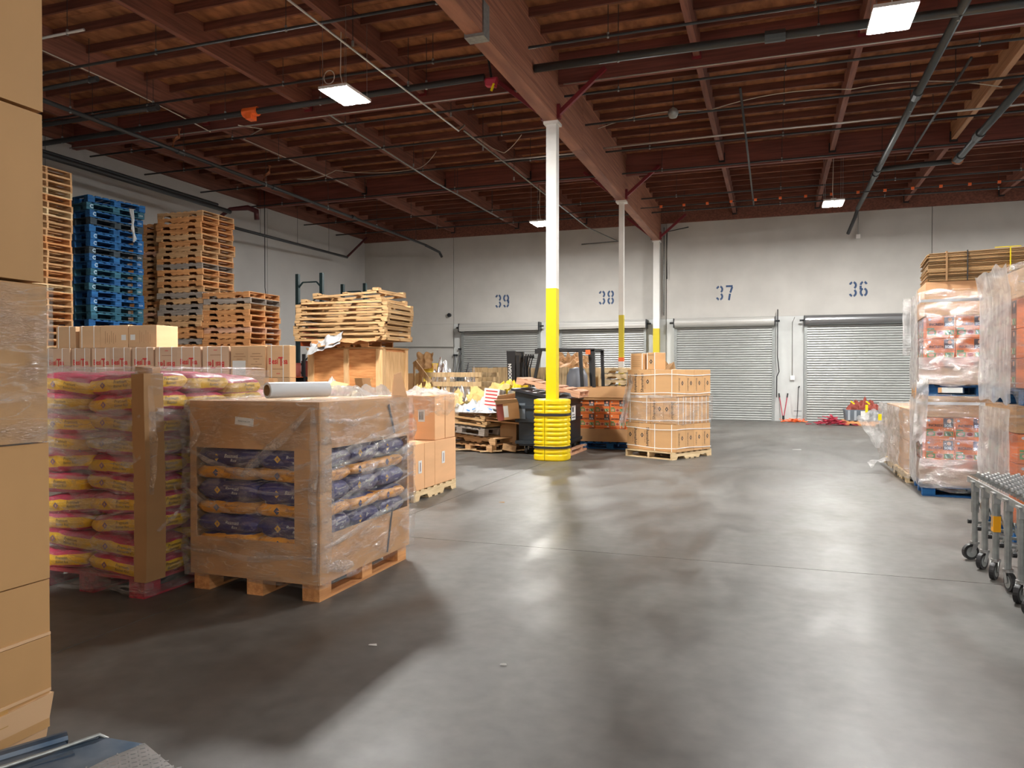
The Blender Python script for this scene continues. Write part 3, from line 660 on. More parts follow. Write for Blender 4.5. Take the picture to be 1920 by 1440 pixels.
# blue stack
for i in range(35):
    top = 34 - i; k = 'bluedark' if top in (3, 7) else ('teal' if top in (1, 10, 12, 15, 16) else 'blue'); rz = R(86) + random.uniform(-.02, .02) + (R(-7) if top < 2 else 0)
    cx, cy = -13.04 + .52, 11.08 + .62
    loc = (cx - .50 + .15 + random.uniform(-.02, .02) + (.05 if top < 2 else 0) - .18, cy + random.uniform(-.02, .02), i * .1425)
    if top >= 18: pallet('blue wooden pallet hidden low in the blue stack', loc, rz, k, True, 'pallets in the blue stack, lower part', simple=True)
    else: pallet('%s wooden pallet, %s in the blue stack' % ({'bluedark': 'dirty dark', 'teal': 'faded teal'}.get(k, 'blue'), ORD[top]), loc, rz, k, True, 'pallets in the blue stack')
stack(39, -13.50, 13.62, .1240, 22, ['orange', 'tan', 'pink', 'orange', 'tan'], 'the stack just right of the blue one', 'pallets in the stack behind the blue one', jit=.012)
stack(40, -12.23, 13.51, .1255, 23, ['orange', 'orange', 'tan', 'grey', 'tan', 'orange', 'pink'], 'the tall orange-brown stack', 'pallets in the tall orange-brown stack', jit=.03, jr=.02)
stack(26, -11.0, 13.51, .1240, 10, ['orange', 'tan', 'grey', 'orange', 'pink'], 'the low stack beside the tall one', 'pallets in the lower stack', jit=.02)
m = MB()
for k in range(3):
    pth = [(-12.0 + k * .01, 11.45 + .03 * k, 4.75), (-11.99, 11.5 + .02 * k, 4.55), (-11.97, 11.52 - .02 * k, 4.35), (-11.98, 11.56 + .03 * (k - 1), 4.1 + .03 * k)]
    for a, b_ in zip(pth, pth[1:]): m.bar(a, b_, .035, .008)
m.build('hanging_film_strip', M['plasticwhite'], label='twisted strip of white film hanging on the blue pallet stack', cat='plastic strip')

# ---------------------------------------------------------------- cartons
def carton(label, x0, y0, z0, dx, dy, dz, m='card', name='carton', group=None, rotz=0, seam=None, cat='box', parent_t=None):
    t = thing(name, label, cat, (x0 + dx / 2, y0 + dy / 2, z0), rotz, group)
    newobj('box_body', shared(('cb', round(dx, 3), round(dy, 3), round(dz, 3), m), lambda: cbox(dx, dy, dz, .004).mesh('box_body', M[m])), t)
    return t
def vstraps(t, dx, dy, dz, xs_, front=True, right=False):
    m = MB(); o = .004
    for x in xs_:
        m.box(x - .006, -dy / 2 - o, 0, x + .006, -dy / 2 - .001, dz + .002); m.box(x - .006, -dy / 2 - o, dz, x + .006, dy / 2, dz + o)
    m.build('plastic_strap', M['band'], t)

# tea cartons: boundaries along x on the plane y = 8.5 (upper full layer z 1.46 - 1.89)
cols = [-10.62, -10.06, -9.68, -9.29, -8.88, -8.47, -8.03, -7.60, -7.13, -6.81, -6.51, -6.13]
sizes = []
names = 'DESITEA'
def tea_print(t, dy, dz, flip, kind):
    if kind == 'brand':
        s = -1 if flip else 1; zc = dz * (.5 if not flip else .42)
        for ch, sz, x in (('Besi', .11, -.078), ('T', .17, .045), ('ea', .11, .108)):
            o = newobj('red_lettering', text_mesh(ch, sz, M['redprint'], bold=.003, sx=.85), t, (x * s, -dy / 2 - .003, zc + (-.008 if ch == 'T' else 0) * s), (0, R(180) if flip else 0, 0))
        m = MB().box(-.09, -.0005, -.003, .09, .0005, .003); m.build('print_line', M['brownprint'], t, (0, -dy / 2 - .003, dz * .26 if not flip else dz * .72)); 
        m = MB().box(-.03, -.0005, -.004, .03, .0005, .004); m.build('print_line', M['redprint'], t, (0, -dy / 2 - .003, dz * .12 if not flip else dz * .88))
    else:
        m = MB()
        for k in range(7): wd = (.07, .10, .05, .015, .09, .03, .08)[k]; m.box(-wd, -.0005, dz * .74 - k * .036, wd, .0005, dz * .74 - k * .036 + .006)
        m.build('printed_lines', M['brownprint'], t, (0, -dy / 2 - .003, 0))
pn = ['leftmost', 'second from the left', 'third from the left', 'fourth from the left', 'fifth from the left', 'sixth from the left', 'seventh from the left', 'eighth from the left', 'ninth from the left', 'tenth from the left', 'rightmost']
kinds = ['brand', 'brand', 'brand', 'brand', 'brand', 'flip', 'brand', 'flip', 'lines', 'lines', 'brand']
for i, (a, b_) in enumerate(zip(cols, cols[1:])):
    dx = b_ - a - .015; oy = .02 * ((i * 7) % 3) - .02; k = kinds[i]
    lab = {'brand': 'strapped carton with upright red lettering', 'flip': 'strapped carton with upside-down red lettering', 'lines': 'unstrapped carton with printed lines'}[k]
    for lay in range(4):
        z = .14 + lay * .435
        L_ = (lab + ', %s in the long top row' % pn[i]) if lay == 3 else ('carton in the second row down, below the one %s' % pn[i].replace(' from the left', ' from left') if lay == 2 else 'carton in the hidden lower rows')
        g = 'cartons in the long rows' if lay > 1 else 'hidden lower cartons'
        m_ = 'cardtea' if i < 8 else 'card2'
        dp = .33 if i < 10 else .14
        t = carton(L_, a, 8.5 + oy, z, dx, dp, .432, m_, group=g)
        if lay < 2: continue
        if k != 'lines': vstraps(t, dx, dp, .432, (-dx * .30, dx * .22))
        tea_print(t, dp, .432, k == 'flip', 'lines' if k == 'lines' else 'brand')
    if i < 8:
        for lay in range(4): carton('carton in the hidden back row', a, 8.86, .14 + lay * .435, dx, .55, .43, 'card2', group='hidden back cartons')
for x, l in ((-10.0, 'left'), (-8.75, 'middle'), (-7.5, 'right'), (-6.85, 'far right')):
    pass
for k, x in enumerate((-10.0, -8.72, -7.44)): pallet('wooden pallet hidden under the %s of the long carton rows' % ['left end', 'middle', 'right half'][k], (x, 9.0, 0.012), 0, 'tan')
MB().box(-6.8, 8.5, 0, -6.14, 8.85, .136).build('wooden_pallet', M['y_tan'], label='hidden short pallet under the right end of the long carton rows', cat='pallet')
for i, (a, dx, l, lines) in enumerate(((-10.52, .40, 'leftmost carton lying on the long row, white straps', 0), (-10.04, .42, 'second carton lying on top of the long row, with white straps', 0), (-9.62, .54, 'third carton lying on top of the long row, printed lines and round sticker', 1), (-9.07, .53, 'rightmost carton lying on top of the long row, with a white label', 1))):
    t = carton(l, a, 8.62, 1.885, dx, .42, .335 if i < 3 else .325, 'card2', group='cartons lying on top of the long row')
    if not lines: vstraps(t, dx, .42, .335, (-dx * .38, dx * .2))
    else:
        m = MB()
        for q in range(6): m.box(-.15 + q * .04 + (.10 if i == 3 else -.02), -.2135, .06 + .02 * (q % 2), -.147 + q * .04 + (.10 if i == 3 else -.02), -.2125, .25 - .03 * (q % 3))
        m.build('printed_lines', M['brownprint'], t)
        MB().box(-.045, 0, -.04, .045, .001, .04).build('white_label', M['label'], t, (.19 if i == 2 else -.18, -.2135, .15))
t = carton('small carton with lettering at the very end behind the bag pallets', -7.2, 8.42, 1.2, .5, .06, .0, 'card') if False else None
MB().box(-.11, 0, -.10, .11, .001, .10).build('white_delivery_label', M['label'], [o for o in C.objects if o.get('label', '').startswith('unstrapped carton with printed lines, ninth')][0], (-.01, -.169, .13))

# ---------------------------------------------------------------- bags
def bag_mesh(L_, W_, T, seed, mt):
    m = MB(); nu, nv = 16, 12
    ofs = Vector((seed * 3.1, seed * 1.7, 0))
    def side(sg):
        def f(u, v):
            # u along the length, v round from edge to edge
            a = (u - .5) * 2; b_ = (v - .5) * 2
            ax = math.sin(a * math.pi / 2) ; bx = math.sin(b_ * math.pi / 2)
            e = max(0, 1 - abs(ax) ** 5) ** .5 ; g = max(0, 1 - abs(bx) ** 5) ** .5
            z = sg * T / 2 * e ** .8 * g ** .8
            pinch = 1 - .10 * abs(ax) ** 6
            x = ax * L_ / 2 * (1 - .03 * abs(bx) ** 6); y = bx * W_ / 2 * pinch
            n = noise.noise(Vector((x * 7, y * 7, z * 9)) + ofs)
            return (x + n * .006, y + n * .006, z + n * .014 * min(e, g) * 1.2)
        return f
    m.grid(side(1), nu, nv); 
    st = len(m.f); m.grid(side(-1), nu, nv); m.f[st:] = [f[::-1] for f in m.f[st:]]
    me = m.mesh('sack', mt, True); return me
def bag(label, loc, rotz, L_, W_, T, mt, seed, group, txt=None, tilt=(0, 0), name='rice_bag'):
    me = shared(('bag', L_, W_, T, mt, seed), lambda: bag_mesh(L_, W_, T, seed, M[mt]))
    o = newobj(name, me, None, loc, (tilt[0], tilt[1], rotz)); tag(o, label, 'bag', group)
    return o
def emblem(parent, loc, rotz, m, s=.02, name='printed_emblem'):
    mk = lambda: MB().poly([(0, 0, s), (-s, 0, 0), (0, 0, -s), (s, 0, 0)]).poly([(0, -.0008, s * .45), (-s * .3, -.0008, 0), (0, -.0008, -s * .45), (s * .3, -.0008, 0)], 1).mesh('emblem', [M[m], M['purple'] if m != 'purple' else M['gold']])
    return newobj(name, shared(('emb', m, s), mk), parent, loc, (0, 0, rotz))

def film(label, x0, y0, x1, y1, z0, z1, m='film', amp=.02, seg=80, rows_=22, flare=.0, name='stretch_wrap', top=.12, rot=0, corner=.05, skirt=0, bulge=0.0, seed=0):
    cx, cy = (x0 + x1) / 2, (y0 + y1) / 2; hx, hy = (x1 - x0) / 2, (y1 - y0) / 2
    per = [(-hx, -hy), (hx, -hy), (hx, hy), (-hx, hy)]; tot = 4 * (hx + hy)
    def P_(s):
        d = (s % 1) * tot
        for (a, b_), (c, e) in zip(per, per[1:] + per[:1]):
            l = math.hypot(c - a, e - b_)
            if d <= l: f = d / l; return a + (c - a) * f, b_ + (e - b_) * f
            d -= l
        return per[0]
    mb = MB(); sv = Vector((seed * 5.3, seed * 2.1, 0))
    def fn(u, v):
        x, y = P_(u); zz = z0 + (z1 - z0) * v
        n = noise.noise(Vector((x * 2.2, y * 2.2, zz * 6)) + sv) + .5 * noise.noise(Vector((x * 6, y * 6, zz * 16)) + sv)
        r = 1 + bulge * math.sin(math.pi * v)
        k = abs(n) * amp + .004
        ex = x / hx; ey = y / hy; l = max(abs(ex), abs(ey)) or 1
        ox = k * (1 if abs(ex) > .98 else 0) * (1 if x > 0 else -1); oy = k * (1 if abs(ey) > .98 else 0) * (1 if y > 0 else -1)
        if v < .02 and skirt: zz += skirt * noise.noise(Vector((x * 5, y * 5, 3)) + sv)
        if v > .98 and skirt: zz += skirt * .5 * noise.noise(Vector((x * 4, y * 4, 9)) + sv)
        return (x * r + ox, y * r + oy, zz)
    mb.grid(fn, seg, rows_)
    if top:      # folded over the top edge
        def ft(u, v):
            x, y = P_(u); n = noise.noise(Vector((x * 6, y * 6, 5)) + sv)
            kx = max(0, 1 - (top * v + .03 * n * v) / hx); ky = max(0, 1 - (top * v + .03 * n * v) / hy)
            return (x * kx, y * ky, z1 + .012 * math.sin(v * 3) + .02 * abs(n) * v + .004)
        mb.grid(ft, seg, 4)
    return mb.build(name, M[m], None, (cx, cy, 0), (0, 0, rot), smooth=True, label=label, cat='plastic wrap')

# yellow and red rice bags on the red pallet (x -4.95..-3.93, y 3.86..5.08) and the load behind it
def bag_load(x0, y0, n_lay, where, base, full=True, cntr=0, T=.137):
    xs_ = [x0 + .255, x0 + .765]; ys_ = [y0 + .20, y0 + .61, y0 + 1.02]
    for lay in range(n_lay):
        top = n_lay - 1 - lay
        for i, x in enumerate(xs_):
            for j, y in enumerate(ys_):
                off = .05 if lay % 2 else -.03
                front = ['front', 'middle', 'back'][j]; sd = ['left', 'right'][i]
                lb = 'yellow-red rice bag %s, %s layer, %s %s' % (where, ORD[top] if top else 'top', front, sd)
                sag_ = random.uniform(-.012, .012)
                o = bag(lb, (x + random.uniform(-.015, .012) + (off if i == 0 else 0) - .01, y + random.uniform(-.01, .01), base + (lay + .5) * T + sag_), random.uniform(-.05, .05), .53, .42, T * 1.13, 'bagyellow', (lay * 3 + i + j) % 5, 'rice bags ' + where, tilt=(random.uniform(-.04, .04), random.uniform(-.10, .10)))
                if j == 0 and full:
                    for q, (s, sz) in enumerate((('Premium', .032), ('Basmati Rice', .024))):
                        newobj('printed_name', text_mesh(s, sz, M['print'], shear=.2), o, (.07, -.2145, .016 - q * .028))
                    emblem(o, (-.09, -.2145, 0), 0, 'purple', .024)
                if i == 1 and full:
                    for q, (s, sz) in enumerate((('Premium', .034), ('Basmati', .028))):
                        newobj('printed_name', text_mesh(s, sz, M['print'], shear=.2), o, (.2675, .03, .016 - q * .03), (0, 0, R(90)))
bag_load(-4.95, 3.87, 10, 'on the red pallet', .125, T=.1365)
pallet('dark red wooden block pallet under the yellow rice bags', (-4.44, 4.46, 0), R(90), 'red', True, marks=False)
film('wrinkled clear film around the yellow rice bags on the red pallet', -4.975, 3.845, -3.905, 5.1, .02, 1.53, 'film', .025, skirt=.03, seed=1)
film('clouded band of film across the upper front of the yellow rice bags', -4.99, 3.835, -3.90, 5.11, .93, 1.26, 'filmheavy', .03, skirt=.10, top=0, seed=5, rows_=8)
# corner boards (folded cardboard, a little bent)
def corner_board(label, x, y, z0, z1, wl, wr, lean=0, m='carddark', name='corner_board', sx=1):
    mb = MB(); n = 8; th = .006; prof = []
    for i in range(n + 1):
        f = i / n; z = z0 + (z1 - z0) * f; dx = -lean * f + .008 * math.sin(5 * f); prof.append((z, dx))
    for (za, da), (zb, db) in zip(prof, prof[1:]):
        mb.hexa([(x - wl + da, y - th, za), (x + da, y - th, za), (x + da, y, za), (x - wl + da, y, za), (x - wl * 1.08 + db, y - th, zb), (x + db, y - th, zb), (x + db, y, zb), (x - wl * 1.08 + db, y, zb)])
        mb.hexa([(x - th + da, y, za), (x + da, y, za), (x + da, y + wr, za), (x - th + da, y + wr, za), (x - th + db, y, zb), (x + db, y, zb), (x + db, y + wr, zb), (x - th + db, y + wr, zb)])
    return mb.build(name, M[m], label=label, cat='cardboard')
corner_board('upright brown cardboard corner board on the yellow rice bags', -3.885, 3.825, .12, 1.50, .10, .16, .0)
MB().obox((-3.99, 3.95, 1.52), (.12, .10, .05), (.1, .1, .3)).build('cardboard_flap', M['card'], label='small folded cardboard piece on top of the corner board', cat='cardboard')
bag_load(-4.97, 5.32, 9, 'behind the blue bag load', .13, full=False, T=.132)
pallet('wooden pallet under the bags behind the blue bag load', (-4.46, 5.93, 0), R(90), 'tan')
film('clear film around the bags behind the blue bag load', -4.99, 5.30, -3.92, 6.55, .03, 1.36, 'film', .02, seed=2)
corner_board('bent cardboard corner flap behind the yellow bags', -3.93, 5.27, .12, 1.46, .09, .05, .03, 'card')

# ---------------------------------------------------------------- indigo and orange bags in the windowed cardboard sleeve
bx0, by0 = -3.80, 4.18
pallet('orange-brown wooden block pallet under the windowed cardboard sleeve', (-3.305, 4.785, 0), R(90), 'orange', True, marks=False)
LAY = [(.168, .055, 0), (.245, .13, 1), (.352, .10, 0), (.462, .14, 1), (.578, .10, 0), (.695, .145, 1), (.812, .10, 0), (.925, .145, 1), (1.04, .10, 0)]
for lay in range(9):
    z, T, blue_ = LAY[lay]; mt = 'bagblue' if blue_ else 'bagorange'
    for i, x in enumerate((bx0 + .25, bx0 + .745)):
        for j, y in enumerate((by0 + .20, by0 + .605, by0 + 1.01)):
            lb = '%s rice bag in windowed sleeve, %s layer, %s %s' % ('indigo' if blue_ else 'orange-sided', ORD[8 - lay] if lay < 8 else 'top', ['front', 'middle', 'back'][j], ['left', 'right'][i])
            o = bag(lb, (x + random.uniform(-.008, .008), y, z + random.uniform(-.004, .004)), 0, .515, .41, T * 1.10, mt, (lay + i * 2 + j) % 5, 'rice bags in the windowed sleeve', tilt=(0, random.uniform(-.05, .05) if not blue_ else random.uniform(-.02, .02)))
            tm = M['label'] if blue_ else M['brownprint']
            if j == 0:
                newobj('printed_name', text_mesh('Basmati', .036, tm, shear=.35), o, (.05, -.2045, .012)); newobj('printed_name', text_mesh('Rice', .028, tm, shear=.35), o, (.07, -.2045, -.018))
                emblem(o, (-.07, -.2045, 0), 0, 'gold' if blue_ else 'navy' , .026)
            if i == 1:
                newobj('printed_name', text_mesh('Basmati', .04, tm, shear=.35), o, (.2555, .05, .012), (0, 0, R(90))); newobj('printed_name', text_mesh('Rice', .028, tm, shear=.35), o, (.2555, .06, -.02), (0, 0, R(90)))
                emblem(o, (.2555, -.09, 0), R(90), 'gold' if blue_ else 'navy', .028)
t = thing('windowed_cardboard_sleeve', 'brown cardboard sleeve with square windows round the indigo rice bags', 'box', (-3.305, 4.79, 0))
hx, hy, z0, z1, th = .518, .632, .115, 1.31, .006
def panel(name, y, a, b_, w0, w1, wz0, wz1, ax, out):
    mb = MB()
    def bx(p, q, r0, r1):
        if ax == 'x': mb.box(p, y - th if out < 0 else y, r0, q, y if out < 0 else y + th, r1)
        else: mb.box(y if out > 0 else y - th, p, r0, y + th if out > 0 else y, q, r1)
    if w0 is None: bx(a, b_, z0, z1)
    else: bx(a, b_, z0, wz0); bx(a, b_, wz1, z1); bx(a, w0, wz0, wz1); bx(w1, b_, wz0, wz1)
    mb.build(name, M['card'], t)
panel('front_panel', -hy, -hx, hx, -.465, .335, .376, .99, 'x', -1)
panel('right_panel', hx, -hy, hy, -.49, .60, .43, 1.0, 'y', 1)
panel('left_panel', -hx, -hy, hy, None, 0, 0, 0, 'y', -1); panel('back_panel', hy, -hx, hx, None, 0, 0, 0, 'x', 1)
MB().box(-hx, -hy + .0, 1.304, hx, hy, 1.312).build('top_sheet', M['card2'], t)
MB().box(-.075, 0, -.026, .075, .0015, .026).build('white_label', M['label'], t, (-.06, -hy - th - .0025, 1.175), (0, .09, 0))
writing('HOLD FOR LOT', .014, M['print'], t, (-.06, -hy - th - .004, 1.175), tilt=.09)
mb = MB().hexa([(-.1, -.004, 0), (.06, -.004, 0), (.06, .004, 0), (-.1, .004, 0), (-.045, .03, .19), (.02, .03, .21), (.02, .038, .21), (-.045, .038, .19)])
mb.build('raised_flap', M['cardplain'], t, (.515, .52, 1.30), (0, 0, R(65)))
mb = MB(); mb.bar((.527, .32, 1.24), (.527, .43, 1.02), .0, .0) if False else None
MB().obox((.530, .33, 1.15), (.004, .022, .24), (R(22), 0, 0)).obox((.530, .30, .30), (.004, .016, .34), (R(-14), 0, 0)).build('dark_tear_line', M['print'], t)
film('glossy wrinkled film around the windowed cardboard sleeve', -3.84, 4.135, -2.765, 5.445, .10, 1.315, 'film', .03, skirt=.02, bulge=.02, seed=3, top=.2)
WR = [o for o in C.objects if o.get('label') == 'glossy wrinkled film around the windowed cardboard sleeve'][0]
def crease_glints(parent, specs, m='filmcreaseglint'):  # whitish film folds, plus strips added as painted glints
    off = Vector(parent.location)
    for k, (pts, w_) in enumerate(specs):
        P0 = [Vector(p) for p in pts]; Q = []
        for a, b_ in zip(P0, P0[1:]):
            for i_ in range(6): Q.append(a.lerp(b_, i_ / 6))
        Q.append(P0[-1]); mb = MB(); nn = len(Q); flat_y = max(p.y for p in Q) - min(p.y for p in Q) < .1
        for i_, q in enumerate(Q):
            d = (Q[min(i_ + 1, nn - 1)] - Q[max(i_ - 1, 0)]).normalized(); nrm = Vector((0, -1, 0)) if flat_y else Vector((1, 0, 0)); sd = d.cross(nrm).normalized()
            ww = w_ * (.35 + .9 * math.sin(math.pi * (i_ + .6) / (nn + .2)) + .5 * abs(noise.noise(q * 9)))
            j = sd * noise.noise(q * 6 + Vector((k, 0, 0))) * .02; lift = nrm * (.012 * abs(noise.noise(q * 15)))
            mb.v += [tuple(q - sd * ww / 2 + j - off), tuple(q + j - off + nrm * .012 + lift), tuple(q + sd * ww / 2 + j - off)]
        for i_ in range(nn - 1):
            a = i_ * 3
            for c in (0, 1): mb.f.append((a + c, a + c + 1, a + c + 4, a + c + 3)); mb.m.append(0)
        mb.build('film_crease_glint', M[m], parent, smooth=True)
M['filmcreaseglint'] = film_mat('creased_glint_film', .15, .42, 1.3, stretch=(1, 1, 1), scale=14, fsc=45, fst=(1, 1, 1))
F_, S_ = 4.112, -2.742
crease_glints(WR, [([(-2.80, F_, 1.27), (-3.02, F_, 1.08), (-3.20, F_, .94), (-3.36, F_, .82)], .05), ([(-3.85, F_, .99), (-3.62, F_, .90), (-3.32, F_, .82), (-3.0, F_, .86), (-2.80, F_, .93)], .035),
    ([(-3.85, F_, .72), (-3.66, F_, .60), (-3.45, F_, .56)], .03), ([(-3.84, F_, .30), (-3.3, F_, .26), (-2.8, F_, .30)], .03), ([(-3.82, F_, 1.28), (-3.72, F_, 1.10), (-3.80, F_, .95)], .04), ([(-3.5, F_, .74), (-3.1, F_, .70), (-2.8, F_, .76)], .02),
    ([(S_, 4.14, .92), (S_, 4.6, .99), (S_, 5.1, 1.08), (S_, 5.42, 1.12)], .05), ([(S_, 4.15, .86), (S_, 4.5, .90), (S_, 5.0, 1.0), (S_, 5.42, 1.04)], .03), ([(S_, 4.15, 1.20), (S_, 4.5, 1.16), (S_, 4.9, 1.2)], .03), ([(S_, 4.2, .62), (S_, 4.7, .72), (S_, 5.4, .86)], .03),
    ([(S_, 4.15, .36), (S_, 4.6, .42), (S_, 5.42, .52)], .035), ([(S_, 4.2, .22), (S_, 4.5, .18)], .06), ([(S_, 4.25, .50), (S_, 4.8, .60), (S_, 5.4, .70)], .02), ([(S_, 4.6, .80), (S_, 5.0, .84), (S_, 5.4, .94)], .06),
    ([(-2.79, F_, .2), (-2.80, F_, .6), (-2.79, F_, 1.0), (-2.80, F_, 1.28)], .05), ([(S_, 4.17, .2), (S_, 4.18, .7), (S_, 4.17, 1.28)], .09)])  # last two strips paint the glint down the sleeve corner
WY = [o for o in C.objects if o.get('label') == 'wrinkled clear film around the yellow rice bags on the red pallet'][0]
F2, S2 = 3.815, -3.875
crease_glints(WY, [([(-4.95, F2, 1.30), (-4.6, F2, 1.24), (-4.2, F2, 1.20)], .05), ([(-4.95, F2, .98), (-4.6, F2, .95), (-4.35, F2, 1.02), (-4.05, F2, 1.06)], .05), ([(-4.9, F2, 1.12), (-4.5, F2, 1.04), (-4.1, F2, 1.10)], .025), ([(-4.95, F2, .80), (-4.4, F2, .78), (-4.0, F2, .84)], .02),
    ([(-4.6, F2, .55), (-4.3, F2, .52), (-4.05, F2, .58)], .02), ([(S2, 3.86, .7), (S2, 3.87, 1.0), (S2, 3.86, 1.42)], .07), ([(S2, 3.9, 1.25), (S2, 4.2, 1.22), (S2, 4.5, 1.28)], .06), ([(S2, 3.9, .45), (S2, 4.2, .60), (S2, 4.4, .72)], .03), ([(-4.95, F2 - .01, 1.53), (-4.4, F2 - .01, 1.52), (-3.92, F2 - .01, 1.50)], .04)])  # some of these strips paint glints on the bag film
t = thing('film_roll', 'roll of clear wrap with brown core lying on the windowed sleeve', 'film roll', (-3.14, 4.44, 1.385), 0, rot=(0, 0, R(66)))
mb = MB().tube([(-.235, 0, 0), (.235, 0, 0)], .055, 24, caps=False); mb.build('film_winding', mat('rolled_film', (.72, .76, .8), .2), t, smooth=True)
mb = MB(); n = 24
for sx in (-1, 1):
    st = len(mb.v); mb.v += [(sx * .235, .055 * math.cos(2 * math.pi * k / n), .055 * math.sin(2 * math.pi * k / n)) for k in range(n)] + [(sx * .235, .038 * math.cos(2 * math.pi * k / n), .038 * math.sin(2 * math.pi * k / n)) for k in range(n)]
    for k in range(n): j = (k + 1) % n; mb.f.append((st + k, st + j, st + n + j, st + n + k)); mb.m.append(0)
mb.build('film_end', M['plasticwhite'], t)
MB().tube([(-.24, 0, 0), (.24, 0, 0)], .038, 20, caps=False).build('cardboard_core', M['carddark'], t, smooth=True)
def crumple(label, cx, cy, cz, sx, sy, h, m, name='crumpled_film', seed=0, cat='plastic film', n=26, rot=0, edge=.35, fz=7):
    def fn(u, v):
        x = (u - .5); y = (v - .5); r = 1 - edge * abs(noise.noise(Vector((x * 6 + seed, y * 6, 1))))
        d = max(0, 1 - (2 * max(abs(x), abs(y))) ** 3)
        z = h * d * (.35 + abs(noise.noise(Vector((x * sx * fz + seed, y * sy * fz, seed)))) * 1.1 + .35 * abs(noise.noise(Vector((x * sx * 22 + seed, y * sy * 22, 3)))))
        return (x * sx * r, y * sy * r, z)
    return MB().grid(fn, n, n).build(name, M[m], None, (cx, cy, cz), (0, 0, rot), smooth=False, label=label, cat=cat)
crumple('crumpled clear film on top of the sleeve, beside the roll', -3.02, 4.92, 1.33, .34, .22, .09, 'filmwhite', seed=2)
crumple('second wad of film on the sleeve near the raised flap', -2.98, 5.22, 1.33, .24, .16, .10, 'filmwhite', seed=4)

# ---------------------------------------------------------------- plain orange-brown cartons on pallets
pallet('tan wooden pallet under the plain orange-brown cartons', (-4.43, 8.37, 0), R(90), 'pale')
z1_, hz = .126, .545
def plain(label, a, b_, c, d, z, labelpos=None, side='y', rotz=0, h=None):
    h = h or hz; t = carton(label, a + .003, c + .003, z, b_ - a - .006, d - c - .006, h, 'cardplain', rotz=rotz)
    if labelpos:
        u, w_ = labelpos
        if side == 'y':
            MB().box(0, -.045, -.075, .001, .045, .075).build('white_label', M['label'], t, ((b_ - a) / 2, u, w_))
            MB().box(0, -.012, -.055, .0008, -.004, .055).box(0, .006, -.05, .0008, .016, .05).build('label_print', M['purple'], t, ((b_ - a) / 2 + .002, u, w_))
        else:
            MB().box(-.045, 0, -.075, .045, .001, .075).build('white_label', M['label'], t, (u, -(d - c) / 2 - .001, w_))
            m = MB()
            for q in range(3): m.box(-.03 + q * .022, -.0008, -.05, -.02 + q * .022, 0, .05)
            m.build('label_print', M['print'], t, (u, -(d - c) / 2 - .003, w_))
    return t
Yb = [7.76, 8.05, 8.34, 8.98]
plain('lower plain carton nearest the camera on the tan pallet, with a label', -4.45, -3.92, Yb[0], Yb[1], z1_, (.02, .27))
plain('lower plain carton in the middle of the tan pallet, no label', -4.45, -3.92, Yb[1], Yb[2], z1_)
plain('lower plain carton at the far end of the tan pallet, with a label', -4.45, -3.92, Yb[2], Yb[3], z1_, (-.08, .32))
plain('lower hidden carton at the left of the tan pallet', -4.98, -4.46, Yb[0], Yb[2], z1_)
plain('lower hidden carton at the back left of the tan pallet', -4.98, -4.46, Yb[2], Yb[3], z1_)
z2_ = z1_ + hz + .004
plain('upper plain carton turned to show a label on its shaded front', -4.24, -3.93, 8.36, 8.66, z2_, (-.03, .30), 'x')
plain('upper plain carton at the far corner of the tan pallet', -4.24, -3.93, 8.67, 8.98, z2_)
plain('upper plain carton with a label, left of the shaded gap', -4.90, -4.42, 8.1, 8.62, z2_, (.1, .3))
plain('upper hidden carton at the left of the tan pallet', -4.98, -4.46, 8.64, 8.97, z2_)
film('thin film draped over the top of the plain cartons', -4.99, 7.95, -3.90, 9.0, 1.0, 1.235, 'film', .03, skirt=.12, top=.35, seed=6, rows_=8)
crumple('bunched clear film along the top edge of the plain cartons', -4.1, 8.45, 1.235, .45, 1.0, .10, 'filmwhite', seed=9)
# neighbouring load with a board on top
pallet('tan wooden pallet under the cartons with a board on top', (-5.58, 8.37, 0), R(90), 'tan')
for i, (a, b_) in enumerate(((-6.1, -5.59), (-5.58, -5.06))):
    for j, (c, d) in enumerate(((7.8, 8.18), (8.19, 8.57), (8.58, 8.96))):
        for q in range(2): plain('plain carton under the pale board, %s %s, %s tier' % (['left', 'right'][i], ['front', 'middle', 'back'][j], ['lower', 'upper'][q]), a, b_, c, d, z1_ + q * (hz - .02), h=hz - .025)
MB().box(-6.12, 7.74, 1.178, -4.95, 8.98, 1.196).build('pale_board', M['plank'], label='pale board on top of the cartons left of the plain ones', cat='board')
def paper(label, pts, m, name='paper_sheet', cat='paper', th=.004):
    mb = MB(); 
    for a in pts: mb.poly(a)
    for a in pts: mb.poly([(p[0], p[1], p[2] - th) for p in a][::-1])
    return mb.build(name, M[m], label=label, cat=cat)
paper('folded yellow kraft paper left on the pale board', [[(-5.75, 8.5, 1.2), (-5.35, 8.35, 1.2), (-5.3, 8.6, 1.36), (-5.6, 8.7, 1.4)]], 'kraft')
paper('crumpled yellow kraft paper right on the pale board', [[(-5.35, 8.4, 1.2), (-4.98, 8.3, 1.2), (-5.0, 8.6, 1.34)], [(-4.98, 8.3, 1.2), (-4.9, 8.55, 1.46), (-5.0, 8.6, 1.34)], [(-5.35, 8.4, 1.2), (-5.0, 8.6, 1.34), (-5.2, 8.8, 1.25)]], 'kraft')
crumple('clear film lying on the pale board', -5.7, 8.2, 1.2, .9, .5, .10, 'filmwhite', seed=12)
crumple('grey crumpled film at the back of the pale board', -5.55, 8.75, 1.2, .5, .3, .2, 'filmwhite', seed=15)
corner_board('brown folded flap standing behind the raised sleeve flap', -4.86, 8.25, 1.2, 1.44, .10, .2, .02, 'carddark', 'cardboard_flap')

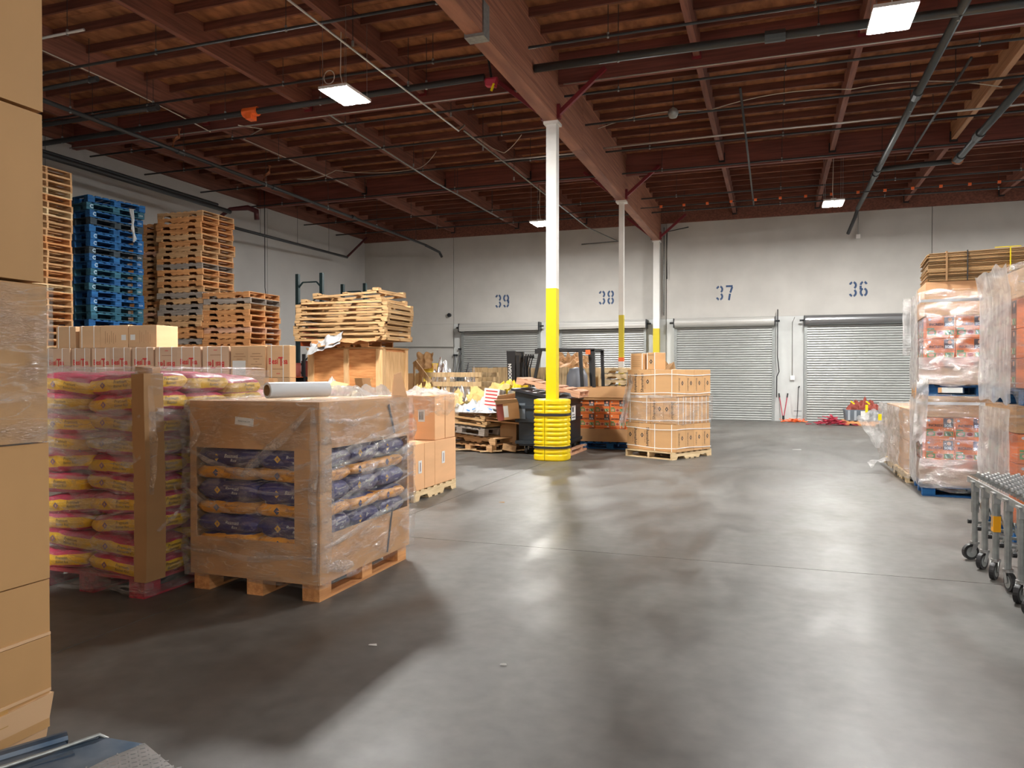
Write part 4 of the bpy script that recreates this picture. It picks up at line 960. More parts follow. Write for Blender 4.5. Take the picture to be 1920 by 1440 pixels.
# ---------------------------------------------------------------- tall cardboard tower at the left edge
t = thing('cardboard_tower', 'very tall cardboard box stack at the left edge of the picture', 'box', (-4.02, 1.62, 0))
mb = MB(); hx, hy = 1.22, .63
tiers = [(.0, .20, .0), (.20, .43, .004), (.435, .66, .002), (.662, 1.22, .003), (1.224, 1.86, .001), (1.87, 2.55, -.006), (2.56, 3.3, -.004)]
for a, b_, o in tiers:
    if a == 0: MB().hexa([(-hx, -hy, 0), (hx - .01, -hy, 0), (hx - .01, hy - .01, 0), (-hx, hy - .01, 0), (-hx, -hy, b_ - .03), (hx + .012, -hy, b_ - .06), (hx + .012, hy + .01, b_ - .01), (-hx, hy + .01, b_)]).build('bottom_flap', M['card2'], t)
    MB().box(-hx, -hy, a + (.05 if a == 0 else 0), hx + o, hy + o, b_ - .003).build('box_panel', M['cardtower'], t)
for z, a, b_ in ((.13, -.6, .45), (.30, -.6, .05), (.53, -.6, .15), (.92, -.6, .0)): MB().box(hx + .003, a, z, hx + .0055, b_, z + .07).build('brown_tape_strip', M['tape'], t)
MB().box(hx + .002, -.63, .25, hx + .006, .02, 1.2).build('vertical_tape_strip', M['tape'], t)
for z in (.43, .20): MB().box(hx - .01, -.63, z, hx + .007, .632, z + .012).build('flap_edge', M['card2'], t)
film('band of clear film round the cardboard tower at head height', -5.255, .985, -2.788, 2.262, 1.22, 1.85, 'film', .006, top=0, seed=8, rows_=10)

# ---------------------------------------------------------------- worn blue steel deck with diamond plate, lower left corner
t = thing('steel_lift_deck', 'worn blue steel deck with diamond plate in the bottom left corner', 'equipment', (-2.42, 2.13, 0))
MB().bar((-.50, -.95, .055), (-.065, -.06, .055), .17, .11).tube([(-.57, -.92, .11), (-.12, -.02, .11)], .025, 10).build('blue_side_beam', M['blueplate'], t)
MB().hexa([(-.10, -.62, 0), (.155, -.2, 0), (.19, .09, 0), (-.02, .03, 0), (-.16, -.62, .11), (.14, -.2, .085), (.165, .08, .085), (-.02, .02, .115)]).build('blue_corner_wedge', M['blueplate'], t)
MB().tube([(-.20, -.42, .115), (-.05, -.10, .12), (.0, .02, .122), (.02, .04, .10)], .007, 8).build('welded_edge', M['zinc'], t)
MB().hexa([(-.12, -.9, .03), (.9, -.9, .03), (.46, -.045, .03), (.16, .085, .03), (-.12, -.9, .088), (.9, -.9, .088), (.46, -.05, .088), (.16, .08, .088)]).build('diamond_plate_top', M['diamond'], t)
mb = MB()
for i in range(40):
    for j in range(44):
        x = -.10 + i * .026; y = -.88 + j * .022
        if y < .07 - .35 * (x - .16) and x > .16 - (.08 - y) * .27 and x < .9 + (y + .9) * -.5: mb.obox((x, y, .089), (.017, .005, .003), (0, 0, R(45) if (i + j) % 2 else R(-45)))
mb.build('raised_tread', M['steel'], t, kind='stuff')
MB().hexa([(-.62, -.8, 0), (-.5, -.85, 0), (-.15, .02, 0), (-.22, .17, 0), (-.62, -.8, .012), (-.5, -.85, .012), (-.15, .02, .012), (-.22, .17, .012)]).build('bolt_flange', M['blueplate'], t)
for k, (x, y) in enumerate(((-.235, .10), (-.275, .02), (-.335, -.10), (-.39, -.22), (-.45, -.36))): MB().tube([(x, y, .012), (x, y, .0135)], .012 + .006 * (k % 2), 14).build('bolt_hole', M['black'], t)

# ---------------------------------------------------------------- pallet rack by the left wall
t = thing('pallet_rack', 'dark green steel rack frames standing behind the crate by the left wall', 'rack', (-10.28, 15, 0))
def frame(y, top, x0=-.33, x1=.33):
    for x in (x0, x1): MB().box(x - .04, y - .04, 0, x + .04, y + .04, top).build('upright', M['rackgreen'], t)
    MB().bar((x0, y, top - .35), (x0 + .14, y, top - .2), .03, .03).bar((x0 + .14, y, top - .2), (x1 - .14, y, top - .2), .03, .03).bar((x1 - .14, y, top - .2), (x1, y, top - .35), .03, .03).build('top_brace', M['rackgreen'], t)
    z = top - .45; k = 0
    while z > .6: MB().bar((x0 if k % 2 else x1, y, z), (x1 if k % 2 else x0, y, z - .55), .03, .03).build('diagonal_brace', M['rackgreen'], t); z -= .6; k += 1
frame(0, 3.84); frame(1.95, 3.82)
for z in (1.25, 2.15, 3.05):
    for x in (-.33, .33): MB().box(x - .02, .04, z, x + .02, 1.91, z + .11).build('shelf_beam', M['rackorange'] if z != 3.05 else M['redsteel'], t)
    MB().box(-.36, .05, z + .11, .36, 1.9, z + .13).build('shelf_deck', M['blackmetal'], t)
k = 0
for z, n_ in ((.02, 4), (1.38, 5), (2.28, 3)):
    for i in range(n_):
        k += 1; h = random.uniform(.25, .45)
        carton('dark red and orange carton on the %s rack shelf, %s from the front' % ({.02: 'floor level', 1.38: 'middle', 2.28: 'upper'}[z], ['first', 'second', 'third', 'fourth', 'fifth'][i]), -10.6 + random.uniform(0, .05), 15.08 + i * .36, z, .55, .33, h, 'redcarton', group='cartons on the rack')
t = thing('low_rack_bay', 'low orange and black rack bay with red sacks beside the strapped cartons', 'rack', (-11.0, 14.4, 0))
for x in (-.5, .62):
    for y in (0, .5): MB().box(x - .03, y - .03, 0, x + .03, y + .03, 1.95).build('upright', M['blackmetal'], t)
for z in (.7, 1.3): MB().box(-.5, -.03, z, .62, .03, z + .1).box(-.5, .47, z, .62, .53, z + .1).build('shelf_beam', M['blackmetal'], t); MB().box(-.5, 0, z + .1, .62, .5, z + .12).build('shelf_deck', M['rackorange'], t)
for i in range(3):
    for q, z in enumerate((.83, 1.43)): carton('dark red carton on the low rack bay, %s of the %s shelf' % (['left', 'middle', 'right'][i], ['lower', 'upper'][q]), -11.42 + i * .35, 14.42, z, .32, .4, .38 - .07 * ((i + q) % 2), 'redcarton', group='cartons on the low rack bay')

# ---------------------------------------------------------------- big plywood crate with long skids on top
t = thing('plywood_crate', 'large orange plywood crate with pale lumber framing, skids stacked on top', 'crate', (-8.48, 12.3, 0))
W1, D1, H1 = 1.62, 1.02, 1.96
MB().box(.03, .03, 0, W1 - .03, D1 - .03, H1).build('plywood_wall', M['crateply'], t)
for x in (0, .80, W1 - .13): MB().box(x, -.005, 0, x + (.13 if x != .80 else .10), .03, H1).build('front_batten', M['cratewood'], t)
for y in (0, D1 - .12): MB().box(W1 - .03, y, 0, W1 + .012, y + .12, H1).build('side_batten', M['cratewood'], t)
MB().box(W1 - .03, .12, .05, W1, D1 - .12, H1 - .05).build('side_board', M['cratewood'], t)
MB().box(-.02, -.02, H1, W1 + .02, D1 + .02, H1 + .03).build('crate_lid', M['carddark'], t)
# skids
for k_, a_, b__ in (('skid', (.40, .235, .10), (.56, .36, .175)),): M['x_' + k_] = wood('skid_wood_along', a_, b__, SX); M['y_' + k_] = wood('skid_wood_across', a_, b__, SY)
def skid(label, x, y, z, rz, L_=2.0, W_=1.05, rot=None, kind='skid'):
    t = thing('long_skid', label, 'pallet', (x, y, z), rz, 'long skids stacked on the crate', rot)
    for yy in (-W_ / 2, -.02, W_ / 2 - .04): newobj('long_rail', shared(('rail', L_), lambda: MB().box(-L_ / 2, 0, .0, L_ / 2, .04, .038).mesh('long_rail', M['x_' + kind])), t, (0, yy, .0))
    for xx in (-L_ / 2, -L_ / 2 + .14, -.05, L_ / 2 - .24, L_ / 2 - .1): newobj('cross_board', shared(('crb', W_), lambda: MB().box(0, -W_ / 2, 0, .1, W_ / 2, .02).mesh('cross_board', M['y_' + kind])), t, (xx, 0, .045))
    for xx in (-L_ / 2, L_ / 2 - .12):
        for yy in (-W_ / 2, W_ / 2 - .12): newobj('corner_block', shared(('cblk', kind), lambda: MB().box(0, 0, 0, .12, .12, .035).mesh('corner_block', M['x_' + kind])), t, (xx, yy, .065))
        newobj('end_board', shared(('enb', W_), lambda: MB().box(0, -W_ / 2, 0, .03, W_ / 2, .04).mesh('end_board', M['y_' + kind])), t, (xx if xx < 0 else xx + .09, 0, 0))
    return t
pallet('battered wooden pallet directly on the plywood crate, under torn paper', (-7.75, 12.75, H1 + .032), R(1), 'orange')
for i in range(8):
    skid('pale long wooden skid, %s of those stacked on the plywood crate' % ORD[7 - i], -7.76 + (.03 if i > 3 else -.0) + random.uniform(-.02, .02), 12.78, H1 + .16 + i * .1005, R(random.uniform(-1, 1)), 2.0 if i < 7 else 1.75)
skid('pale skid lying crooked across the very top of the stack', -7.62, 12.80, H1 + .20 + 8 * .1005, 0, 1.45, rot=(R(0), R(-2.5), R(-2)))
def sheetgrid(label, cx, cy, cz, sx, sy, tilt, m, name, cat, seed=0, amp=.05, n=16, rot=0):
    E_ = Euler((tilt[0], tilt[1], rot)).to_matrix()
    def fn(u, v):
        x = (u - .5) * sx; y = (v - .5) * sy
        x *= 1 + .2 * noise.noise(Vector((v * 4, seed, 0))); y *= 1 + .2 * noise.noise(Vector((u * 4, seed, 5)))
        z = amp * (noise.noise(Vector((x * 4 / max(sx, .5), y * 4, seed))) * 1.2 + .5 * noise.noise(Vector((x * 11, y * 11, seed))))
        return E_ @ Vector((x, y, z))
    return MB().grid(fn, n, n).build(name, M[m], None, (cx, cy, cz), label=label, cat=cat)
M['paper'] = mat('printed_paper', (.42, .43, .44), .7, var=.12, scale=14)
o = sheetgrid('torn white printed paper hanging off the front of the crate', -8.0, 12.16, 2.07, .75, .34, (R(48), R(-14)), 'paper', 'torn_paper', 'paper', 3, .06)
sheetgrid('torn brown paper beneath the skids on the crate', -7.5, 12.2, 2.12, 1.3, .3, (R(25), R(-4)), 'carddark', 'torn_brown_paper', 'paper', 8, .07)

# ---------------------------------------------------------------- slatted crate full of foil, and things behind it
t = thing('slatted_crate', 'open slatted wooden crate filled with silver foil insulation', 'crate', (-7.22, 14.6, 0))
for x in (0, .64, 1.3): MB().box(x, -.03, 0, x + .07, 0, 1.52).build('post', M['plank'], t); MB().box(x, 1.0, 0, x + .07, 1.03, 1.52).build('post', M['plank'], t)
for z in (.1, .4, .7, .96, 1.22, 1.42):
    MB().box(-.02, -.05, z, 1.45, -.03, z + .1).build('front_slat', M['plank'], t); MB().box(-.02, 1.03, z, 1.45, 1.05, z + .1).build('back_slat', M['plank'], t)
    MB().box(1.37, 0, z, 1.39, 1.0, z + .1).build('side_slat', M['plank'], t); MB().box(-.02, 0, z, 0, 1.0, z + .1).build('side_slat', M['plank'], t)
crumple('silver foil insulation heaped in the slatted crate', -6.54, 15.1, .12, 1.28, .94, 1.45, 'foil', 'foil_insulation', 3, 'foil', 40, edge=.0, fz=5)
crumple('tall crumpled silver foil tongue sticking up at the left of the slatted crate', -7.0, 15.3, 1.25, .5, .35, .68, 'foil', 'foil_insulation', 7, 'foil', 24, edge=.1)
crumple('silver foil spilling out in front of the slatted crate', -6.1, 14.2, .75, 1.1, .45, .45, 'foil', 'foil_insulation', 5, 'foil', 24)
carton('yellow carton with red lettering sitting on the foil', -6.72, 15.4, 1.35, .42, .3, .24, 'bagy', cat='box') if False else None
t = thing('yellow_box', 'yellow box with red lettering standing behind the foil', 'box', (-7.70, 16.3, 0)); newobj('box_body', cbox(.40, .3, 1.74).mesh('box_body', mat('yellow_box_card', (.80, .60, .08), .6)), t)
writing('Coffee', .09, M['redprint'], t, (0, -.154, 1.66))
MB().box(-.4, 0, 0, .4, .5, 1.5).build('cardboard_bin', M['carddark'], loc=(-8.4, 15.9, 0), label='dark brown cardboard bin left of the yellow box', cat='box')
sheetgrid('dark brown bent cardboard standing above the foil', -7.85, 16.1, 1.80, .45, .4, (R(70), 0), 'carddark', 'bent_cardboard', 'cardboard', 3, .1)
MB().bar((-7.28, 14.45, 1.75), (-6.9, 14.45, 1.30), .03, .10).bar((-7.28, 14.45, 1.75), (-7.28, 14.45, 0), .03, .05).build('leaning_board', M['plank'], loc=(0, 0, 0), label='pale board leaning between the plywood crate and the slatted crate', cat='board')
MB().bar((-7.4, 15.7, 0), (-7.4, 15.75, 1.72), .08, .03).build('upright_board', M['cratewood'], label='thin pale upright board beside the plywood crate', cat='board')
crumple('crumpled yellow kraft paper at the foot of the leaning board', -6.6, 13.5, .9, .5, .5, .55, 'kraft', 'kraft_paper', 3, 'paper', 14)
MB().box(-6.85, 13.2, 0, -6.1, 13.9, .9).build('debris_box', M['carddark'], label='brown box holding up the foil and kraft paper', cat='box')
for k, (x, z, l, th) in enumerate(((-10.9, 2.2, -.12, .018), (-10.7, 2.42, .05, .02), (-10.62, 2.25, .16, .018), (-10.35, 2.05, .3, .022))):
    t = thing('leaning_tool', 'black long-handled tool leaning on the wall left of door 39, %s from the left' % ['first', 'second', 'third', 'fourth'][k], 'broom', (x - l, 24.5, 0), group='tools leaning on the back wall')
    MB().tube([(0, 0, .1), (l, .42, z - .06)], th, 6).build('handle', M['blackmetal'], t); MB().obox((l, .42, z - .04), (.16, .06, .06)).build('grip', M['blackmetal'], t)
    MB().box(-.15, -.04, 0, .15, .04, .12).build('head', M['blackmetal'], t)

# vertical plank box
t = thing('plank_bin', 'long bin of upright wooden planks standing before door 39', 'crate', (-7.15, 17.4, 0))
L_ = 3.15; n_ = 23
for i in range(n_):
    h = 1.64 + random.uniform(-.012, .012); x = i * L_ / n_
    MB().box(x + .003, 0, .06, x + L_ / n_ - .003, .022 + random.uniform(0, .008), h).build('plank', M['plank'], t)
MB().box(0, .03, 0, L_, .07, 1.5).box(0, 1.0, 0, L_, 1.04, 1.64).box(0, .07, 0, .04, 1.0, 1.64).box(L_ - .04, .07, 0, L_, 1.0, 1.64).build('bin_frame', M['plank'], t)
MB().box(.04, .07, .1, L_ - .04, 1.0, 1.45).build('bin_filling', M['carddark'], t)
sheetgrid('large crumpled brown cardboard sheet on the plank bin behind the forklift', -4.75, 17.9, 1.82, 1.0, .8, (R(20), R(4)), 'carddark', 'crumpled_cardboard', 'cardboard', 4, .18)
crumple('brown cardboard heap on the plank bin, right end', -4.7, 17.8, 1.62, 1.0, .8, .32, 'card', 'cardboard_heap', 6, 'cardboard', 14)
crumple('big brown fabric-like cardboard mass behind the far pallets', -3.0, 19.9, 0, 2.0, 1.2, 2.05, 'carddark', 'cardboard_mass', 2, 'cardboard', 14, edge=.05, fz=1)
# far small pallet stacks right of the forklift
for i in range(12):
    pallet('pale wooden pallet, %s in the crooked far stack behind the slim column' % ORD[11 - i], (-3.25 + (.0 if i < 8 else .12) + random.uniform(-.06, .06), 17.4 + random.uniform(-.04, .04), i * .137), R(random.uniform(-6, 6)), 'pale', group='pallets in the crooked far stack')

# ---------------------------------------------------------------- forklift
t = thing('forklift', 'dark forklift with black mast and overhead guard parked behind the dumpster', 'forklift', (-4.6, 16.0, 0))
bk = M['blackmetal']; gr = mat('forklift_body_paint', (.10, .105, .11), .4)
for y in (-.32, .26): 
    MB().hexa([(-.92, y, .1), (-.80, y, .1), (-.80, y + .08, .1), (-.92, y + .08, .1), (-1.02, y, 2.0), (-.82, y, 2.0), (-.82, y + .08, 2.0), (-1.02, y + .08, 2.0)]).build('mast_channel', bk, t)
    MB().hexa([(-.78, y + .02, .1), (-.70, y + .02, .1), (-.70, y + .09, .1), (-.78, y + .09, .1), (-.80, y + .02, 1.9), (-.72, y + .02, 1.9), (-.72, y + .09, 1.9), (-.80, y + .09, 1.9)]).build('inner_mast_channel', bk, t)
for z in (.5, 1.3, 1.85): MB().box(-.98, -.3, z, -.84, .3, z + .12).build('mast_crossbar', bk, t)
MB().tube([(-.68, -.1, .2), (-.70, -.1, 1.75)], .04, 10).tube([(-.68, .1, .2), (-.70, .1, 1.75)], .04, 10).build('lift_cylinder', bk, t)
for k in range(4): MB().tube([(-.62 + .03 * k, -.25 + .08 * k, .5), (-.66 + .03 * k, -.25 + .08 * k, 1.6), (-.58 + .03 * k, -.25 + .08 * k, 1.92), (-.5, -.2 + .08 * k, 1.85)], .018, 6).build('hydraulic_hose', M['black'], t)
writing('DOOSAN', .10, M['label'], t, (-.93, -.325, 1.50), name='mast_lettering', bold=.004); t.children[-1].rotation_euler = (0, R(-92), 0)
MB().box(-.07, 0, -.13, .07, .001, .13).build('warning_sticker', M['label'], t, (-.885, -.324, 1.17)); MB().box(-.07, 0, -.0, .07, .001, .05).build('warning_stripe', M['orange'], t, (-.885, -.326, 1.26))
for y in (-.45, .45):
    MB().bar((-.45, y, .75), (-.18, y, 2.0), .06, .06).build('front_pillar', bk, t); MB().bar((.78, y, .7), (.70, y, 2.02), .07, .06).build('rear_pillar', bk, t)
    MB().bar((-.25, y, 2.02), (1.02, y, 2.0), .05, .06).build('guard_side_rail', bk, t); MB().bar((1.02, y, .75), (.98, y, 2.0), .07, .05).build('back_post', bk, t)
for x in (-.22, .0, .2, .4, .6, .95): MB().box(x - .02, -.45, 1.99, x + .02, .45, 2.03).build('guard_bar', bk, t)
MB().box(-.30, -.5, 1.93, -.16, -.42, 2.03).build('head_lamp', bk, t)
MB().obox((.88, -.47, 1.95), (.10, .06, .10)).build('orange_beacon', M['orange'], t)
MB().hexa([(-.6, -.5, .3), (1.1, -.5, .3), (1.1, .5, .3), (-.6, .5, .3), (-.45, -.48, .95), (1.05, -.48, 1.0), (1.05, .48, 1.0), (-.45, .48, .95)]).build('body', gr, t)
MB().hexa([(.15, -.25, 1.0), (.62, -.25, 1.0), (.62, .25, 1.0), (.15, .25, 1.0), (.15, -.25, 1.12), (.62, -.25, 1.12), (.62, .25, 1.12), (.15, .25, 1.12)]).build('seat_cushion', M['seat'], t)
MB().lathe([(.0, .95), (.19, .97), (.24, 1.2), (.23, 1.45), (.16, 1.6), (0, 1.64)], 16, (.52, 0)).build('seat_back', M['seat'], t, smooth=True)
MB().tube([(-.15, 0, 1.0), (-.02, 0, 1.32)], .03, 8).tube([(-.02 + .02 * math.cos(R(a)), .17 * math.cos(R(a)), 1.33 + .12 * math.sin(R(a))) for a in range(0, 361, 24)], .016, 6, caps=False).build('steering_wheel', M['black'], t)
for x, r in ((-.45, .26), (.75, .23)):
    for y in (-.52, .36): MB().tube([(x, y, r), (x, y + .16, r)], r, 20).build('wheel', M['black'], t)
for y in (-.25, .15): MB().box(-2.0, y, .05, -.95, y + .1, .09).build('fork', bk, t)
MB().tube([(-.05, -.3, 1.97), (.0, -.3, 1.75), (-.04, -.3, 1.55)], .045, 8).build('hanging_mirror', M['black'], t)

# ---------------------------------------------------------------- dumpster behind the guarded column
t = thing('dumpster', 'dark steel dumpster on casters behind the yellow guarded column', 'dumpster', (-4.45, 13.1, 0))
dw, dd = .85, 1.3
P0 = [(0, 0), (dw, 0), (dw, dd), (0, dd)]
MB().hexa([(0, 0, .16), (dw, 0, .16), (dw, dd, .16), (0, dd, .16), (0, 0, .62), (dw, 0, .62), (dw, dd, .62), (0, dd, .62)]).build('lower_body', M['dumpster'], t)
MB().hexa([(-.04, -.04, .62), (dw, -.04, .62), (dw, dd, .62), (-.04, dd, .62), (-.06, -.04, 1.16), (dw, -.04, .98), (dw, dd, .98), (-.06, dd, 1.16)]).build('upper_body', M['dumpster'], t)
for z in (.2, .60, .85): MB().box(-.05, -.07, z, dw + .03, -.02, z + .06).box(dw, -.05, z, dw + .035, dd, z + .06).build('rib', M['dumpster'], t)
MB().box(.02, -.062, .62, .14, -.041, .95).build('lighter_panel', M['greytub'], t)
MB().hexa([(-.12, -.10, 1.18), (dw + .05, -.10, .985), (dw + .05, dd + .05, .985), (-.12, dd + .05, 1.18), (-.12, -.10, 1.225), (dw + .05, -.10, 1.03), (dw + .05, dd + .05, 1.03), (-.12, dd + .05, 1.225)]).build('lid', M['lid'], t)
MB().box(0, 0, 0, .004, .30, .27).build('notice_plate', M['label'], t, (dw + .034, .45, .62)); MB().box(0, .05, .15, .003, .15, .24).box(0, .04, .04, .003, .26, .06).box(0, .04, .09, .003, .22, .105).build('notice_print', M['print'], t, (dw + .039, .45, .62))
for x in (.12, dw - .12):
    for y in (.12, dd - .12):
        w_ = MB().tube([(x - .025, y, .075), (x + .025, y, .075)], .075, 16).build('caster_wheel', M['black'], t); MB().box(x - .04, y - .03, .08, x - .028, y + .03, .165).box(x + .028, y - .03, .08, x + .04, y + .03, .165).build('caster_fork', M['zinc'], w_)
lid_rot = (0, R(11.5), 0)
pallet('pinkish wooden pallet lying tilted on the dumpster lid', (-3.98, 13.72, 1.175), kind='pink', rot=(0, R(12.2), R(4)))

# ---------------------------------------------------------------- yellow ribbed guard
t = thing('column_guard', 'yellow ribbed plastic guard with two black straps round the nearest column', 'column guard', (GX, 12.5, 0))
def sq(r, a, z):     # rounded octagonal plan
    c = (abs(math.cos(a)) ** 3.2 + abs(math.sin(a)) ** 3.2) ** (-1 / 3.2)
    band = 1 if (.14 < (a % (math.pi / 2)) / (math.pi / 2) < .86) else .0
    ph = (z % .076) / .076; rib = (-.035 * math.exp(-((ph - .5) / .17) ** 2)) * (1 if .06 < z < 1.0 else 0)
    flat = math.cos(a * 4 + math.pi) * .5 + .5
    side = min(1, max(0, (abs(math.sin(2 * (a + R(10)))) - .10) * 3))
    return r * c * (1 + rib * 1.6 * side)
prof = [(.285, 0), (.295, .012)] + [(.300, .02 + i * .0095) for i in range(107)] + [(.295, 1.045), (.27, 1.055), (.10, 1.056)]
for h0, h1 in ((0, 1), (1, 2)):
    mb = MB(); n = 48; st = 0
    for r, z in prof:
        for k in range(n + 1):
            a = R(-99) + math.pi * (h0 + k / n) * .996; rr = sq(r, a + 0, z) if z < 1.05 else r; mb.v.append((rr * math.cos(a), rr * math.sin(a), z))
    for j in range(len(prof) - 1):
        for k in range(n): a = j * (n + 1) + k; mb.f.append((a, a + 1, a + n + 2, a + n + 1)); mb.m.append(0)
    mb.build('guard_half', M['guard'], t, smooth=True)
MB().lathe([(.282, .0), (.282, 1.04)], 40, fn=lambda r, a, z: sq(r, a, .0)).build('dark_seam', M['print'], t)
for z in (.23, .79): MB().lathe([(.303, z - .022), (.311, z - .02), (.311, z + .02), (.303, z + .022)], 48, fn=lambda r, a, z: sq(r, a, 0)).build('black_strap', M['black'], t)

# ---------------------------------------------------------------- orange printed cartons (parts: printed front)
def print_panel(w_, h_):
    def mk():
        m = MB(); d = -.001
        def r(x0, z0, x1, z1, mi, dd=0): m.poly([(x0 * w_, d - dd, z0 * h_), (x1 * w_, d - dd, z0 * h_), (x1 * w_, d - dd, z1 * h_), (x0 * w_, d - dd, z1 * h_)], mi)
        r(.12, .05, .47, .47, 1); 
        m.poly([(.12 * w_, d, .5 * h_ - .05 * h_), (.2 * w_, d, .03 * h_), (.12 * w_, d, .12 * h_)], 1)
        m.poly([((.32 + .075 * math.cos(R(a))) * w_, d - .0006, (.34 + .09 * math.sin(R(a))) * h_) for a in range(0, 360, 30)], 2)
        m.poly([((-.38 + .05 * math.cos(R(a))) * w_, d, (.36 + .05 * math.sin(R(a))) * h_) for a in range(0, 360, 30)], 3)
        r(-.46, -.10, -.22, -.03, 4)
        r(-.46, -.16, .46, -.135, 2)
        r(-.46, -.34, -.16, -.13, 4, .0003); r(-.14, -.34, .14, -.13, 2, .0003); r(.16, -.34, .46, -.13, 4, .0003)
        m.poly([((-.31 + .11 * math.cos(R(a))) * w_, d - .0009, (-.235 + .075 * math.sin(R(a))) * h_) for a in range(0, 360, 30)], 2)
        m.poly([((.0 + .10 * math.cos(R(a))) * w_, d - .0009, (-.235 + .085 * math.sin(R(a))) * h_) for a in range(0, 360, 30)], 5)
        for k in range(3): m.poly([((.23 + k * .09) * w_, d - .0009, -.32 * h_), ((.27 + k * .09) * w_, d - .0009, -.32 * h_), ((.21 + k * .09) * w_, d - .0009, -.16 * h_), ((.18 + k * .09) * w_, d - .0009, -.17 * h_)], [3, 1, 2][k])
        r(.33, -.46, .45, -.39, 3)
        return m.mesh('print', [M['incorange'], M['incdark'], M['incpink'], M['label'], M['incgreen'], M['incred']])
    return shared(('ipr', w_, h_), mk)
def soil_box(label, x0, y0, z0, dx, dy, dz, face='y', m='incorange', group=None, parent_rot=0):
    t = thing('printed_carton', label, 'box', (x0 + dx / 2, y0 + dy / 2, z0), 0, group)
    newobj('box_body', shared(('sb', dx, dy, dz, m), lambda: cbox(dx, dy, dz, .004).mesh('box_body', M[m])), t)
    if 'y' in face:
        o = newobj('printed_front', print_panel(dx, dz), t, (0, -dy / 2 - .001, dz / 2))
        newobj('brand_lettering', text_mesh('INCREDI', dz * .155, M['print'], bold=.001, sx=.95), t, (-.15 * dx, -dy / 2 - .004, dz * .63)); newobj('brand_lettering', text_mesh('SOIL', dz * .165, M['label'], bold=.0015, sx=.95), t, (.29 * dx, -dy / 2 - .004, dz * .63))
    if 'x' in face:
        newobj('printed_side', print_panel(dy, dz), t, (-dx / 2 - .001, 0, dz / 2), (0, 0, R(-90)))
        newobj('brand_lettering', text_mesh('INCREDI', dz * .155, M['print'], bold=.001, sx=.95), t, (-dx / 2 - .004, .15 * dy, dz * .63), (0, 0, R(-90)))
    return t
# load behind the column
pallet('blue block pallet under the orange cartons behind the dumpster', (-3.05, 15.1, 0), 0, 'blue', True)
def tray(label, x0, y0, x1, y1, z0, z1, m='card', name='cardboard_tray'):
    t = thing(name, label, 'tray', ((x0 + x1) / 2, (y0 + y1) / 2, z0)); hx, hy, h = (x1 - x0) / 2, (y1 - y0) / 2, z1 - z0
    MB().box(-hx, -hy, 0, hx, -hy + .006, h).build('front_wall', M[m], t); MB().box(-hx, hy - .006, 0, hx, hy, h).build('back_wall', M[m], t)
    MB().box(-hx, -hy + .006, 0, -hx + .006, hy - .006, h).build('side_wall', M[m], t); MB().box(hx - .006, -hy + .006, 0, hx, hy - .006, h).build('side_wall', M[m], t)
    return t
tray('low brown cardboard tray at the foot of the orange cartons behind the dumpster', -3.68, 14.55, -2.42, 15.66, .146, .40)
rowsn = ['bottom', 'middle', 'top']; 
for i in range(4):
    for q in range(3):
        z = .15 + q * .275
        soil_box('orange printed carton behind the dumpster, %s row, %s from the left' % (rowsn[q], ['first', 'second', 'third', 'fourth'][i]), -3.655 + i * .305, 14.57, z, .298, .3, .27, 'y', group='orange cartons behind the dumpster')
        if q == 2 or i == 0: soil_box('orange carton at the back behind the dumpster, %s row, %s from the left' % (rowsn[q], ['first', 'second', 'third', 'fourth'][i]), -3.655 + i * .305, 14.9, z, .298, .7, .27, '', group='orange cartons behind the dumpster')
tray('brown cardboard lid tray held over the orange cartons behind the dumpster', -3.72, 14.5, -2.38, 15.7, 1.02, 1.22)
MB().box(-3.70, 14.52, .975, -2.40, 15.68, 1.02).build('cardboard_pad', M['carddark'], label='dark layer under the lid tray of the orange cartons', cat='cardboard')

# ---------------------------------------------------------------- strapped lettered cartons on a pallet
RS = R(-28); cx, cy = -1.80, 13.80
E_ = Matrix.Rotation(RS, 3, 'Z')
def SW(x, y): v = E_ @ Vector((x, y, 0)); return cx + v.x, cy + v.y
pallet('pale wooden pallet under the strapped cartons with vertical lettering', (cx, cy, 0), RS + R(90), 'pale')
def scarton(label, x, y, z, dx, dy, dz, front=None, right=None, vs=(), name='strapped_carton'):
    X, Y = SW(x + dx / 2, y + dy / 2); t = thing(name, label, 'box', (X, Y, z), RS, 'lettered cartons strapped on the pallet')
    newobj('box_body', shared(('cb', dx, dy, dz, 'card2x'), lambda: cbox(dx, dy, dz, .004).mesh('box_body', M['sham'])), t)
    dia = lambda s: shared(('dia', s), lambda: MB().poly([(0, 0, s), (-s * .75, 0, 0), (0, 0, -s), (s * .75, 0, 0)]).poly([(0, -.0008, s * .4), (-s * .3, -.0008, 0), (0, -.0008, -s * .4), (s * .3, -.0008, 0)], 1).mesh('emblem', [M['print'], M['card2']]))
    if front is not None:
        rr = R(90) * front; xo = .06 * front
        newobj('black_lettering', text_mesh('Shamshiri', .088, M['print'], bold=.001), t, (xo, -dy / 2 - .003, dz * .5), (0, rr, 0))
        newobj('small_lettering', text_mesh('BASMATI RICE', .034, M['brownprint']), t, (xo * .0 + .0, -dy / 2 - .003, dz * .5), (0, rr, 0))
        newobj('printed_emblem', dia(.045), t, (-xo, -dy / 2 - .003, dz * .55))
    if right is not None:
        newobj('black_lettering', text_mesh('Shamshiri', .06, M['print']), t, (dx / 2 + .003, -.06, dz * .45), (0, R(90), R(90)))
        newobj('printed_emblem', dia(.045), t, (dx / 2 + .003, .03, dz * .5), (0, 0, R(90)))
    m = MB()
    for u in vs: m.box(u - .007, -dy / 2 - .004, 0, u + .007, -dy / 2 - .001, dz).box(u - .007, -dy / 2 - .004, dz, u + .007, dy / 2, dz + .003)
    if vs: m.build('plastic_strap', M['band'], t)
    return t
